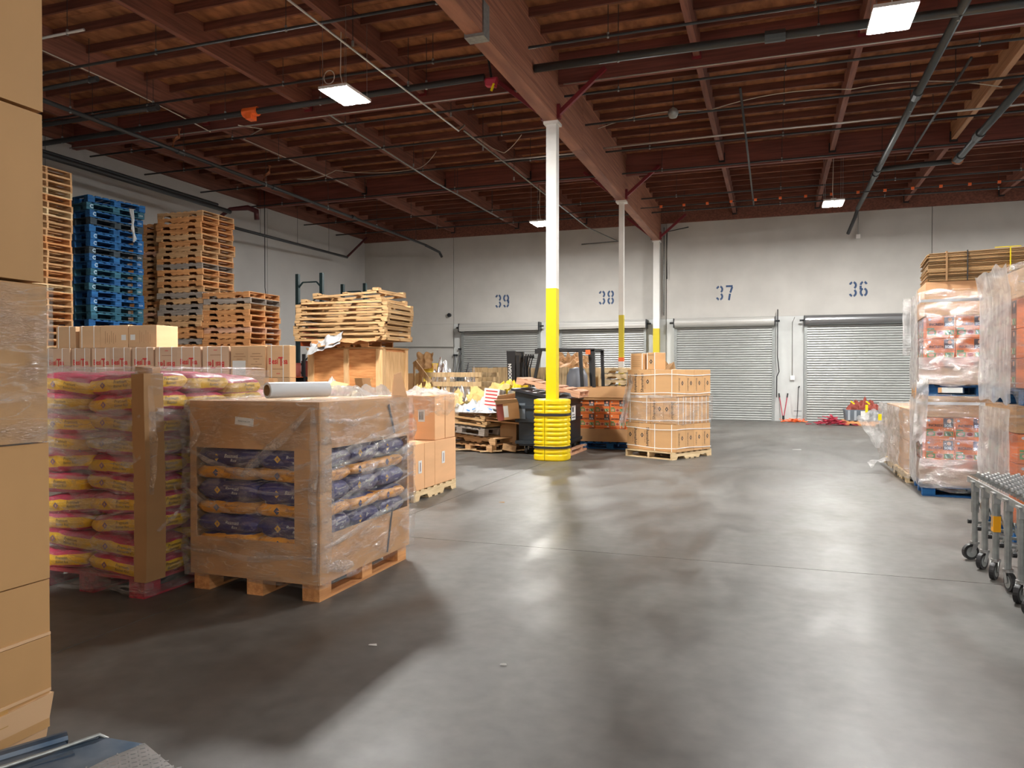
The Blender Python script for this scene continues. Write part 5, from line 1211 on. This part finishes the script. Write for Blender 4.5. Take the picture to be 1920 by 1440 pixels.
M['sham'] = cardb('tan_cardboard', (.62, .365, .17), .05)
Hs = .475
for q in range(3):
    z = .13 + q * (Hs + .005); nm = ['bottom', 'middle', 'top'][q]
    if q != 1:
        scarton('strapped carton with vertical lettering, %s tier, left of the wide front' % nm, -.545, -.515, z, .265, .50, Hs, 1)
        scarton('strapped carton with vertical lettering, %s tier, second on the wide front' % nm, -.278, -.515, z, .265, .50, Hs, 1 if q == 0 else -1)
        scarton('strapped blank-fronted carton, %s tier, right corner of the wide front' % nm, -.011, -.515, z, .545, .26, Hs, None, 1, (-.19, .17))
        for k in range(3): scarton('strapped carton with emblem, %s tier, right side %s from the corner' % (nm, ['second', 'third', 'fourth'][k]), -.011, -.253 + k * .262, z, .545, .258, Hs, None, 1)
        scarton('plain strapped carton at the hidden back left, %s tier' % nm, -.545, .0, z, .53, .53, Hs)
    else:
        scarton('strapped blank-fronted carton, middle tier, left of the wide front', -.53, -.51, z, .50, .28, Hs, None, None, (-.20, .17))
        scarton('strapped carton with vertical lettering, middle tier, middle of the wide front', -.02, -.51, z, .265, .5, Hs, -1)
        scarton('strapped carton with vertical lettering, middle tier, right corner', .248, -.51, z, .268, .5, Hs, 1)
        scarton('strapped carton, middle tier, back right', -.0, .0, z, .515, .52, Hs); scarton('strapped carton, middle tier, back left', -.53, -.22, z, .5, .73, Hs)
        m = MB()
        for y in (-.45, -.3, -.22, -.08, .02, .16, .28, .42): m.box(.517, y - .006, 0, .521, y + .006, Hs)
        X, Y = SW(0, 0); m.build('strap_set', M['band'], None, (X, Y, z), (0, 0, RS), label='vertical white straps on the right side of the middle carton tier', cat='strap')
for q in range(3):
    z = .13 + q * (Hs + .005)
    for zz in (z + .06, z + Hs - .09):
        n_ = 40; per = [(-.555, -.525), (.545, -.525), (.545, .535), (-.555, .535), (-.555, -.525)]; m = MB()
        for (a, b_), (c, d) in zip(per, per[1:]):
            for k in range(6):
                f0, f1 = k / 6, (k + 1) / 6; w0 = .012 * math.sin(5 * (a + f0 * (c - a)) + 4 * (b_ + f0 * (d - b_)) + q); w1 = .012 * math.sin(5 * (a + f1 * (c - a)) + 4 * (b_ + f1 * (d - b_)) + q)
                m.bar((a + (c - a) * f0, b_ + (d - b_) * f0, zz + w0), (a + (c - a) * f1, b_ + (d - b_) * f1, zz + w1), .003, .013)
        X, Y = SW(0, 0); m.build('plastic_strap', M['band'], None, (X, Y, 0), (0, 0, RS), label='white strap round the %s lettered cartons, %s' % (['bottom', 'middle', 'top'][q], 'upper' if zz > z + .2 else 'lower'), cat='strap')
z = .13 + 3 * (Hs + .005)
scarton('single carton with printed lines and straps on top of the strapped load', -.50, -.49, z, .29, .28, .29, None, None, (-.13, .13))
o = C.objects[-1] if False else None
scarton('small lettered carton on top of the strapped load', -.17, -.44, z, .20, .30, .30, None, None, (-.08, .08))
x, y = SW(.07, .148); newobj('x', None) if False else None
m = MB()
for k in range(6): m.box(-.09, -.002, .05 + k * .035, .09, -.001, .054 + k * .035)
x, y = SW(-.30, -.102)
m.build('printed_lines', M['brownprint'], [o for o in C.objects if o.get('label') == 'single carton with printed lines and straps on top of the strapped load'][0], (0, -.141, 0))
pt = [o for o in C.objects if o.get('label') == 'small lettered carton on top of the strapped load'][0]
newobj('black_lettering', text_mesh('Shamshiri', .035, M['print']), pt, (0, -.153, .26)); newobj('printed_emblem', shared(('dia', .045), None), pt, (0, -.153, .14))
X, Y = SW(0, 0)
def film_at(label, hx, hy, z0, z1, X, Y, rot, **k):
    o = film(label, X - hx, Y - hy, X + hx, Y + hy, z0, z1, **k); o.rotation_euler = (0, 0, rot); return o
film_at('torn clear film round the middle of the strapped cartons', .565, .545, .62, 1.12, X, Y, RS, m='film', amp=.015, top=0, seed=4, rows_=10, skirt=.06)
xx, yy = SW(-.545, -.545)
sheetgrid('shiny twisted film hanging at the left corner of the strapped cartons', xx, yy, 1.0, .16, .95, (R(88), R(8)), 'filmwhite', 'hanging_film', 'plastic film', 3, .05, 14, RS)
xx, yy = SW(-.05, -.56)
sheetgrid('gathered rope of film across the front of the strapped cartons', xx, yy, 1.09, 1.0, .05, (R(80), R(-1)), 'filmwhite', 'gathered_film', 'plastic film', 5, .03, 20, RS)

# ---------------------------------------------------------------- debris pile left of the dumpster
PC = (-5.36, 13.72)
pallet('tan wooden pallet at the bottom of the debris pile by the dumpster', (PC[0], PC[1], .02), R(-20), 'tan', True, marks=False)
pallet('orange-brown pallet second in the debris pile, tilted', (PC[0] + .12, PC[1] + .02, .20), kind='tan', rot=(R(2), R(3), R(-24)))
pallet('grey weathered block pallet in the middle of the debris pile', (PC[0] - .18, PC[1] - .08, .36), kind='grey', blue=True, rot=(R(0), R(4), R(-16)), marks=False)
skid('pale slatted frame lying on the grey pallet in the debris pile', PC[0] - .28, PC[1] - .12, .54, 0, 1.45, .9, rot=(0, R(4), R(-14)))
skid('second pale slatted frame on top in the debris pile', PC[0] - .26, PC[1] - .10, .65, 0, 1.4, .9, rot=(0, R(4.5), R(-17)))
pallet('blue pallet edge showing at the back of the debris pile', (-4.95, 14.75, .28), R(10), 'blue', True, marks=False)
pallet('wooden pallet under the blue one at the back of the debris pile', (-4.95, 14.75, .0), R(12), 'brown', True, marks=False)
for k, (x, y, l) in enumerate(((-5.9, 13.15, 1.1), (-5.2, 13.05, .8), (-4.75, 13.35, .6))):
    MB().bar((x, y, .03), (x + l * .5, y + .1, .05), .09, .02).build('loose_board', M['plank'], label='loose board on the floor under the debris pile, %s' % ['left', 'middle', 'right'][k], cat='board')
MB().obox((-4.72, 13.3, .10), (.25, .2, .12), (0, .2, .5)).build('wooden_block', M['x_tan'], label='wooden block on the floor beside the dumpster caster', cat='wood block')
sheetgrid('large bent yellow-brown kraft sheet arching over the debris pile', -5.35, 13.8, 1.10, .9, .75, (R(22), R(-12)), 'kraft', 'kraft_sheet', 'paper', 4, .16, 14)
sheetgrid('yellow kraft flap hanging down at the left of the debris pile', -5.86, 13.45, .96, .30, .7, (R(35), R(-52)), 'kraft', 'kraft_sheet', 'paper', 6, .08, 10)
crumple('white plastic sacks with blue print on the debris pile', -5.35, 13.25, .76, .95, .45, .30, 'plasticwhite', 'plastic_sack', 3, 'plastic bag', 18, rot=R(-16))
for k in range(5): 
    MB().obox((-5.45 + k * .12, 13.06 - .02 * k, .80 + .03 * math.sin(k * 2)), (.08, .004, .02), (R(-30), .3 * (-1) ** k, R(-16))).build('blue_print_mark', mat('blue_sack_print', (.03, .22, .6), .5) if k == 0 else bpy.data.materials['blue_sack_print'], [o for o in C.objects if o.name == 'plastic_sack'][0]); C.objects[-1] if False else None
for o in [o for o in C.objects if o.name.startswith('blue_print_mark')]: o.matrix_parent_inverse = o.parent.matrix_basis.inverted()
t = thing('striped_carton', 'white carton with red stripes tilted in the debris pile', 'box', (-5.02, 13.25, .82), 0, rot=(R(-6), R(5), R(-4)))
newobj('box_body', cbox(.32, .3, .38).mesh('box_body', M['label']), t)
mb = MB()
for k in range(5): mb.box(-.12, -.153, .06 + k * .065, .12, -.1515, .082 + k * .065)
mb.build('red_stripe', M['redprint'], t)
t = thing('open_carton', 'open brown carton with a red end and white label beside the dumpster', 'box', (-4.62, 13.0, .66), 0, rot=(R(3), R(-6), R(24)))
MB().box(-.2, -.16, 0, .2, .16, .012).box(-.2, -.16, 0, .2, -.155, .30).box(-.2, .155, 0, .2, .16, .30).box(.195, -.16, 0, .2, .16, .30).build('box_wall', M['card'], t)
MB().box(-.2, -.16, 0, -.195, .16, .30).box(-.2, -.1645, 0, -.09, -.1605, .30).build('red_end', M['redcarton'], t); MB().box(-.085, -.166, .05, -.0, -.1655, .26).build('white_label', M['label'], t)
MB().hexa([(-.2, -.16, .3), (.2, -.16, .3), (.2, -.155, .3), (-.2, -.155, .3), (-.25, -.30, .40), (.16, -.30, .38), (.16, -.295, .385), (-.25, -.295, .405)]).hexa([(-.2, .155, .3), (.2, .155, .3), (.2, .16, .3), (-.2, .16, .3), (-.15, .05, .44), (.2, .05, .45), (.2, .055, .455), (-.15, .055, .445)]).build('open_flap', M['card2'], t)
MB().obox((-4.75, 13.35, .60), (.8, .5, .03), (.05, .1, .2)).obox((-4.8, 13.3, .66), (.7, .5, .006), (.05, .08, .1)).build('flattened_cardboard', M['card'], label='flattened cardboard under the open carton in the debris pile', cat='cardboard')
MB().box(-4.95, 13.45, .0, -4.62, 14.1, .56).build('debris_box', M['carddark'], label='brown box inside the debris pile near the dumpster', cat='box')
crumple('bright yellow plastic bags heaped at the top of the debris pile', -4.85, 14.1, .98, .75, .5, .42, 'yellowbag', 'yellow_bag', 8, 'plastic bag', 16) if 'yellowbag' in M else None
M['yellowbag'] = mat('yellow_bag_plastic', (.80, .58, .03), .4)
crumple('bright yellow plastic bags heaped at the top of the debris pile', -4.95, 14.2, .95, .8, .6, .50, 'yellowbag', 'yellow_bag', 8, 'plastic bag', 16)
MB().box(-5.4, 13.95, .5, -4.62, 14.5, 1.0).build('debris_box', M['carddark'], label='dark box under the yellow bags at the back of the debris pile', cat='box')
crumple('clear plastic film tangled among the yellow bags', -4.72, 13.9, 1.05, .5, .35, .22, 'filmwhite', 'crumpled_film', 11, 'plastic film', 16)
pallet('small wooden pallet on the floor between the guard and the blue pallet', (-3.85, 14.75, .0), R(80), 'pink', simple=True) if False else None
MB().bar((-3.52, 13.05, .02), (-3.50, 14.3, .02), .10, .04).bar((-3.52, 13.05, .10), (-3.50, 14.3, .10), .10, .02).box(-3.56, 13.05, .03, -3.47, 13.2, .1).box(-3.56, 13.9, .03, -3.47, 14.05, .1).build('pallet_edge', M['x_pink'], label='pinkish pallet edge on the floor right of the yellow guard', cat='pallet')

# ---------------------------------------------------------------- right-hand loads
def soil_tier(where, x0, y0, z, rows_, nx, face, z_tray=.27, rotc=None, dx=.315, sidecol='incorange', depth=1.0):
    out = []
    for q in range(rows_):
        for i in range(nx):
            o = soil_box('orange printed carton %s, %s row, %s from the left' % (where, ['bottom', 'second', 'third'][q], ['first', 'second', 'third', 'fourth'][i]), x0 + .02 + i * dx, y0 + .03, z + q * .272, dx - .006, .3, .268, 'y', group='orange cartons ' + where)
            out.append(o)
        for j in range(2):
            o = soil_box('orange carton %s, %s row, %s behind the left corner' % (where, ['bottom', 'second', 'third'][q], ['first', 'second'][j]), x0 + .02, y0 + .335 + j * .33, z + q * .272, .40, .325, .268, 'x', 'carddarkp', group='orange cartons ' + where); out.append(o)
        o = soil_box('orange carton %s, hidden back, %s row' % (where, ['bottom', 'second', 'third'][q]), x0 + .43, y0 + .335, z + q * .272, nx * dx - .43, .65, .268, '', group='hidden orange cartons ' + where); out.append(o)
    return out
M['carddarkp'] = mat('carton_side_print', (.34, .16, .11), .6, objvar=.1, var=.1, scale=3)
def rotate_all(objs, px_, py_, a):
    Rm = Matrix.Translation((px_, py_, 0)) @ Matrix.Rotation(a, 4, 'Z') @ Matrix.Translation((-px_, -py_, 0))
    for o in objs:
        l = Vector(o.location); l = Rm @ l; o.location = l; o.rotation_euler.z += a
def load_A():
    x, y = 1.74, 10.28; o = []
    o.append(pallet('bright blue pallet on the floor under the two-tier orange carton load', (x + .60, y + .51, 0), 0, 'blue', True, marks=False))
    o.append(tray('pale cardboard tray at the foot of the lower orange tier', x + .0, y + .0, x + 1.30, y + 1.04, .146, .34, 'card2'))
    o += soil_tier('in lower tier behind the conveyor', x, y, .15, 3, 4, 1)
    o.append(tray('cardboard lid tray on the lower orange tier', x - .0, y - .01, x + 1.31, y + 1.05, .97, 1.21, 'card2', 'lid_tray'))
    o.append(MB().box(x + .01, y + .0, 1.212, x + 1.3, y + 1.04, 1.222).build('cardboard_pad', M['card'], label='cardboard pad under the upper blue pallet', cat='cardboard'))
    o.append(pallet('blue pallet carrying the upper orange tier', (x + .62, y + .52, 1.224), 0, 'blue', True, marks=False))
    o += soil_tier('in upper tier below flattened cartons', x, y, 1.38, 3, 4, 1)
    o.append(tray('cardboard tray at the foot of the upper orange tier', x, y, x + 1.30, y + 1.04, 1.368, 1.56, 'card2'))
    o.append(tray('tall cardboard lid tray on the upper orange tier', x - .0, y - .01, x + 1.31, y + 1.05, 2.20, 2.50, 'card2', 'lid_tray'))
    o.append(MB().box(x + .01, y + .01, 2.50, x + 1.3, y + 1.04, 2.61).build('brown_board', M['cardplain'], label='thick brown board under the flattened cartons', cat='board'))
    o.append(film('glossy film around the lower tier of the orange cartons', x - .03, y - .03, x + 1.34, y + 1.08, .08, 1.23, 'film', .03, skirt=.05, seed=21))
    o.append(film('glossy film around the upper tier of the orange cartons', x - .05, y - .04, x + 1.36, y + 1.08, 1.33, 2.50, 'film', .035, skirt=.07, seed=22))
    # extra wraps where the film is doubled
    o.append(film('bright doubled film band low on the upper orange tier', x - .055, y - .05, x + 1.37, y + 1.09, 1.36, 1.70, 'filmwhite', .02, top=0, skirt=.05, seed=23, rows_=8, name='film_band'))
    o.append(film('bright doubled film band low on the lower orange tier', x - .04, y - .045, x + 1.36, y + 1.09, .12, .46, 'filmwhite', .02, top=0, skirt=.04, seed=24, rows_=8, name='film_band'))
    for z, l in ((2.36, 'upper lid tray'), (1.12, 'lower lid tray')): o.append(film('white gathered film rope round the %s' % l, x - .04, y - .055, x + 1.36, y + 1.09, z, z + .035, 'plasticwhite', .012, top=0, rows_=3, seed=z, name='film_rope'))
    # bundle of flattened cartons
    t = thing('flattened_carton_bundle', 'thick bundle of flattened brown cartons on top of the orange load', 'cardboard', (x + .02, y + .03, 2.615), R(-2)); o.append(t)
    random.seed(11)
    n = 30
    for k in range(n):
        z = k * .0115; a = random.uniform(0, .03); b_ = random.uniform(-.03, .03); zz = z + .03 * 0
        MB().hexa([(a, -.02 + b_ * .3, z), (1.72, -.02 + b_ * .3, z + .03 * (k / n)), (1.72, .9, z + .03 * (k / n)), (a - .02, .9, z), (a, -.02 + b_ * .3, z + .0075), (1.72, -.02 + b_ * .3, z + .0085 + .03 * (k / n)), (1.72, .9, z + .0085), (a - .02, .9, z + .0075)]).build('flattened_carton', M['cardflat'], t)
    for xx, mm, w_ in ((.42, 'black', .012), (.20, 'carddark', .02)): MB().box(xx, -.045, -.002, xx + w_, -.035, n * .0115 + .01).box(xx, -.045, n * .0115 + .008, xx + w_, .9, n * .0115 + .014).build('dark_strap', M[mm], t)
    MB().box(.85, -.047, .08, .862, -.04, .37).box(.70, -.047, .362, .96, -.04, .372).build('yellow_strap', M['yellow'], t)
    rotate_all(o, x, y, R(-4))
M['cardflat'] = mat('flattened_cardboard', (.42, .26, .12), .8, objvar=.35, var=.1)
load_A()
sheetgrid('long twisted tail of film hanging at the left corner of the lid trays', 1.69, 10.15, 1.05, .14, .75, (R(86), R(4)), 'filmwhite', 'hanging_film', 'plastic film', 7, .05, 16)
sheetgrid('thin tail of film hanging from the upper left corner of the upper tier', 1.64, 10.9, 2.1, .10, .75, (R(88), 0), 'filmwhite', 'hanging_film', 'plastic film', 9, .04, 14)
def load_B():
    x, y = 2.03, 7.70; o = []
    o.append(pallet('blue pallet on the floor under the right-hand wrapped load', (x + .60, y + .51, 0), 0, 'blue', True, marks=False))
    o += soil_tier('in right edge lower tier', x, y, .15, 3, 3, 1, dx=.39)
    o.append(tray('brown lid tray on the lower tier at the right edge', x, y, x + 1.2, y + 1.03, .97, 1.20, 'card', 'lid_tray'))
    o.append(MB().box(x, y, 1.202, x + 1.2, y + 1.03, 1.212).build('cardboard_pad', M['card'], label='cardboard pad under the right-hand upper pallet', cat='cardboard'))
    x += .06
    o.append(pallet('dark blue pallet under the upper wrapped load at the right edge', (x + .60, y + .51, 1.215), 0, 'blue', True, marks=False))
    o += soil_tier('in right edge upper tier', x, y, 1.365, 3, 3, 1, dx=.39)
    o.append(tray('flared lid tray at the top of the right-hand load', x, y, x + 1.2, y + 1.03, 2.19, 2.44, 'card2', 'lid_tray'))
    x -= .06
    o.append(film('grey pleated film around the lower right-hand load', x - .03, y - .03, x + 1.24, y + 1.07, .10, 1.20, 'film', .03, skirt=.08, seed=31))
    o.append(film('grey pleated film around the upper right-hand load', x - .0, y - .04, x + 1.31, y + 1.09, 1.26, 2.47, 'filmheavy', .04, skirt=.14, seed=32))
    o.append(MB().grid(lambda u, v: (x - .045 - .02 * abs(noise.noise(Vector((v * 3, u * 9, 2)))) + (.0 if v < .8 else -(v - .8) * .22), y + u * 1.08, 1.24 + v * 1.24 + .05 * noise.noise(Vector((u * 5, 0, 9)))), 30, 16).build('pleated_film', M['filmvert'], label='grey vertically pleated film on the left side of the right-hand upper load', cat='plastic wrap'))
    o.append(MB().grid(lambda u, v: (x - .048 - .02 * abs(noise.noise(Vector((v * 3, u * 9, 7)))), y + u * 1.06, .12 + v * 1.06), 30, 12).build('pleated_film', M['filmvert'], label='grey vertically pleated film on the left side of the right-hand lower load', cat='plastic wrap'))
    return o
load_B()
# pleated film on the shaded left side of load A
for z0_, z1_, l in ((.14, 1.2, 'lower'), (1.30, 2.50, 'upper')):
    MB().grid(lambda u, v: (1.665 + u * .085 - .015 * abs(noise.noise(Vector((v * 3, u * 9, z0_)))), 10.27 + u * 1.06, z0_ + v * (z1_ - z0_) + .05 * noise.noise(Vector((u * 4, z0_, 0)))), 26, 14).build('pleated_film', M['filmvert'], label='grey pleated film on the left side of the %s orange tier' % l, cat='plastic wrap')
# low wrapped long pallet
t = pallet('pale wooden pallet under the low grey-wrapped load, near end', (2.24, 12.03, 0), R(90), 'pale', cat='pallet')
t = pallet('pale wooden pallet under the low grey-wrapped load, far end', (2.28, 13.30, 0), R(90), 'pale', cat='pallet')
for j in range(5):
    for q in range(2):
        carton('plain brown carton in the low wrapped load, %s tier, %s from the near end' % (['lower', 'upper'][q], ['first', 'second', 'third', 'fourth', 'fifth'][j]), 1.76 + .01 * j, 11.44 + j * .49, .13 + q * .44, .98, .475, .435, 'card', group='cartons in the low wrapped load')
film('grey cloudy film draped over the low wrapped load', 1.70, 11.40, 2.80, 13.92, .06, 1.02, 'filmheavy', .05, skirt=.10, top=.5, seed=41, seg=120)
MB().grid(lambda u, v: (1.69 - .05 * abs(noise.noise(Vector((v * 4, u * 10, 3)))) - .06 * (1 - v) * abs(noise.noise(Vector((u * 6, 1, 1)))), 11.75 + u * 2.2, .18 + v * .84 + .10 * (1 - v) * noise.noise(Vector((u * 7, 0, 3)))), 40, 16).build('pleated_film', M['filmwhite'], label='loose grey sheet hanging down the left side of the low wrapped load', cat='plastic wrap')
sheetgrid('loose film tail drooping to the left of the low wrapped load', 1.56, 13.3, .62, .32, .55, (R(75), R(-30)), 'filmwhite', 'film_tail', 'plastic film', 4, .08, 12)
sheetgrid('small film tail touching the floor by the low wrapped load', 1.55, 12.8, .14, .3, .2, (R(20), R(-20)), 'filmwhite', 'film_tail', 'plastic film', 6, .05, 10)
MB().obox((1.61, 13.2, .80), (.05, .02, .10)).build('yellow_tag', M['yellow'], label='small yellow tag on the film of the low wrapped load', cat='tag')
carton('brown carton standing behind the low wrapped load, near door 36', 2.38, 14.9, 1.02, .42, .35, .30, 'card')
carton('squashed carton under the one behind the low wrapped load', 2.35, 14.85, .60, .5, .45, .41, 'card2')
carton('lowest carton behind the low wrapped load', 2.3, 14.8, .0, .6, .55, .59, 'card')

# ---------------------------------------------------------------- accordion roller conveyor
t = thing('accordion_conveyor', 'grey accordion skate-wheel conveyor on swivel casters at the right edge', 'conveyor', (1.54, 4.5, 0))
ys = [2.40, 2.10, 1.80, 1.50, 1.20, .9, .6, .3]
for i, y in enumerate(ys):
    for x in (0, .62):
        MB().tube([(x, y, .14), (x, y, .60)], .022, 8).tube([(x, y, .38), (x, y, .62)], .028, 8).build('telescopic_leg', M['zinc'], t, smooth=False)
        MB().box(x - .03, y - .045, .615, x + .03, y + .045, .63).box(x - .022, y - .036, .55, x + .022, y + .036, .615).build('leg_cap', M['steel'], t)
        a = R((20, 50, 60, 100, 55, 30, 80, 10)[i]); dx, dy = -math.cos(a) * .035, -math.sin(a) * .035; px_, py_ = -math.sin(a) * .02, math.cos(a) * .02
        cw = MB().tube([(x + dx - px_ * .8, y + dy - py_ * .8, .062), (x + dx + px_ * .8, y + dy + py_ * .8, .062)], .062, 22).build('caster_wheel', M['black'], t)
        MB().tube([(x + dx - px_ * .95, y + dy - py_ * .95, .062), (x + dx + px_ * .95, y + dy + py_ * .95, .062)], .042, 16).build('wheel_hub', M['zinc'], cw)
        f = MB()
        for sg in (-1, 1):
            q = Vector((px_, py_, 0)) * sg * 1.25
            f.bar(Vector((x + dx, y + dy, .055)) + q, Vector((x, y, .14)) + q, .035, .004, up=(px_, py_, 0))
        f.tube([(x, y, .128), (x, y, .145)], .034, 12); f.build('caster_fork', M['steel'], cw)
    MB().tube([(0, y, .30), (.62, y, .30)], .012, 6).build('cross_tube', M['zinc'], t)
    MB().tube([(-.045, y + .03, .30), (-.02, y + .03, .30)], .018, 8).build('black_knob', M['black'], t)
    MB().tube([(.05, y - .02, .42), (.05, y - .02, .6)], .008, 6).tube([(.075, y - .02, .45), (.075, y - .02, .6)], .006, 6).build('leg_bolt', M['steel'], t)
for i in range(len(ys) - 1):
    for x in (.03, .59): MB().bar((x, ys[i], .24), (x, ys[i + 1], .46), .006, .022).bar((x, ys[i], .46), (x, ys[i + 1], .24), .006, .022).build('scissor_link', M['zinc'], t)
for x in (-.005, .625): MB().box(x - .006, .1, .60, x + .006, 2.62, .645).build('side_rail', M['zinc'], t)
mb = MB(); ax = MB(); n = 0
for k in range(38):
    y = 2.58 - k * .066
    ax.tube([(0, y, .665), (.62, y, .665)], .004, 5)
    for j in range(8):
        x = .05 + j * .072 + (.036 if k % 2 else 0); mb.tube([(x, y, .665), (x + .016, y, .665)], .024, 9)
mb.build('skate_wheels', M['steel'], t, kind='stuff'); ax.build('axles', M['zinc'], t, kind='stuff')
MB().box(-.024, -.03, 0, .024, .03, .115).build('orange_label', mat('orange_sticker', (.95, .42, .0), .5), t, (0, 1.80, .345))
MB().box(-.004, .18, 0, 0, .25, .05).build('side_tag', M['carddark'], t, (.03, 2.1, .42))

# ---------------------------------------------------------------- far corner by door 36
pallet('orange-brown pallet under the grey tub by door 36', (2.52, 23.95, 0), 0, 'orange')
t = thing('grey_tub', 'grey ribbed plastic tub by door 36, full of red straps', 'tub', (2.48, 23.9, .127)); 
MB().hexa([(-.48, -.36, 0), (.48, -.36, 0), (.48, .36, 0), (-.48, .36, 0), (-.52, -.4, .32), (.52, -.4, .32), (.52, .4, .32), (-.52, .4, .32)]).build('tub_body', M['greytub'], t)
for x in (-.42, -.25, .25, .42): MB().box(x - .03, -.415, .02, x + .03, -.38, .30).build('tub_rib', mat('pale_rib', (.32, .35, .38), .5) if x == -.42 else bpy.data.materials['pale_rib'], t)
MB().box(-.11, -.418, .05, .11, -.414, .29).build('white_label', M['label'], t)
crumple('heap of dark red straps piled in the grey tub', 2.48, 23.9, .44, .95, .7, .34, 'redcarton', 'strap_heap', 5, 'strap', 22, fz=8)
for k, x in enumerate((2.1, 2.5, 2.52)): MB().bar((x, 23.46, .70 - .1 * (k == 2)), (x + (.1 if k < 2 else 0), 23.46, .62 - .24 * (k == 2)), .07, .04).build('yellow_strap_handle', M['yellow'], label='yellow handle sticking out of the red strap heap, %s' % ['left', 'middle', 'right, hanging down'][k], cat='handle')
def strap_pile(label, cx, cy, sx, sy, h, m, n, name):
    mb = MB(); random.seed(n)
    for k in range(n):
        a = random.uniform(0, 6.28); l = random.uniform(.12, .3); x = cx + random.gauss(0, .33) * sx; y = cy + random.gauss(0, .3) * sy; f = max(0, 1 - abs(x - cx) / (sx * .8)); z = .02 + random.uniform(0, h) * f
        mb.bar((x, y, z), (x + l * math.cos(a), y + l * .5 * math.sin(a), max(.015, z + random.uniform(-.06, .06))), .06, .015)
    mb.build(name, M[m], label=label, cat='strap')
strap_pile('tangled heap of crimson webbing straps on the floor before door 36', 1.65, 23.5, .62, .35, .26, 'redstrap', 90, 'crimson_straps')
strap_pile('small flat orange strap on the floor by the wall between the doors', .62, 24.5, .45, .25, .07, 'orange', 26, 'orange_strap')
t = thing('bolt_cutter', 'red-handled bolt cutter leaning on the wall between doors 37 and 36', 'bolt cutter', (.30, 24.8, 0))
for s_ in (-1, 1):
    MB().tube([(s_ * .02, 0, .16), (s_ * .11, .12, .74)], .014, 8).build('red_handle', M['redstrap'], t); MB().tube([(s_ * .11, .12, .74), (s_ * .13, .15, .87)], .022, 8).build('black_grip', M['black'], t)
MB().obox((0, 0, .12), (.07, .03, .12)).obox((0, 0, .04), (.05, .025, .09)).build('cutter_head', M['blackmetal'], t)
t = thing('jack_bar', 'dark upright bar with a cross foot on the wall left of door 36', 'tool', (.72, 24.85, 0))
MB().tube([(-.03, 0, .0), (0, .05, .35), (.02, .1, 1.05)], .011, 6).tube([(.02, .1, 1.05), (.05, .08, 1.1)], .02, 6).build('bar', M['blackmetal'], t); MB().tube([(-.12, 0, .33), (.12, 0, .33)], .009, 6).build('cross_bar', M['blackmetal'], t)
# scraps on the floor
for k, (x, y, s_, m_, l) in enumerate(((-3.0, 8.1, .07, 'carddark', 'small brown scrap on the floor right of the plain cartons'), (.35, 15.6, .18, 'label', 'small white paper scrap on the far floor'), (-1.32, 3.58, .035, 'label', 'tiny white scrap on the near floor'),
     (-2.1, 3.6, .05, 'label', 'tiny pale scrap on the near floor beside the load'), (-.2, 2.5, .05, 'label', 'pale fleck on the floor near the camera'))):
    MB().poly([(x, y, .006), (x + s_, y + .01, .004), (x + s_ * .9, y + s_ * .3, .012), (x + s_ * .1, y + s_ * .25, .006)]).poly([(x, y, .003), (x + s_ * .1, y + s_ * .25, .003), (x + s_ * .9, y + s_ * .3, .006), (x + s_, y + .01, .002)]).build('floor_scrap', M[m_], label=l, cat='scrap')
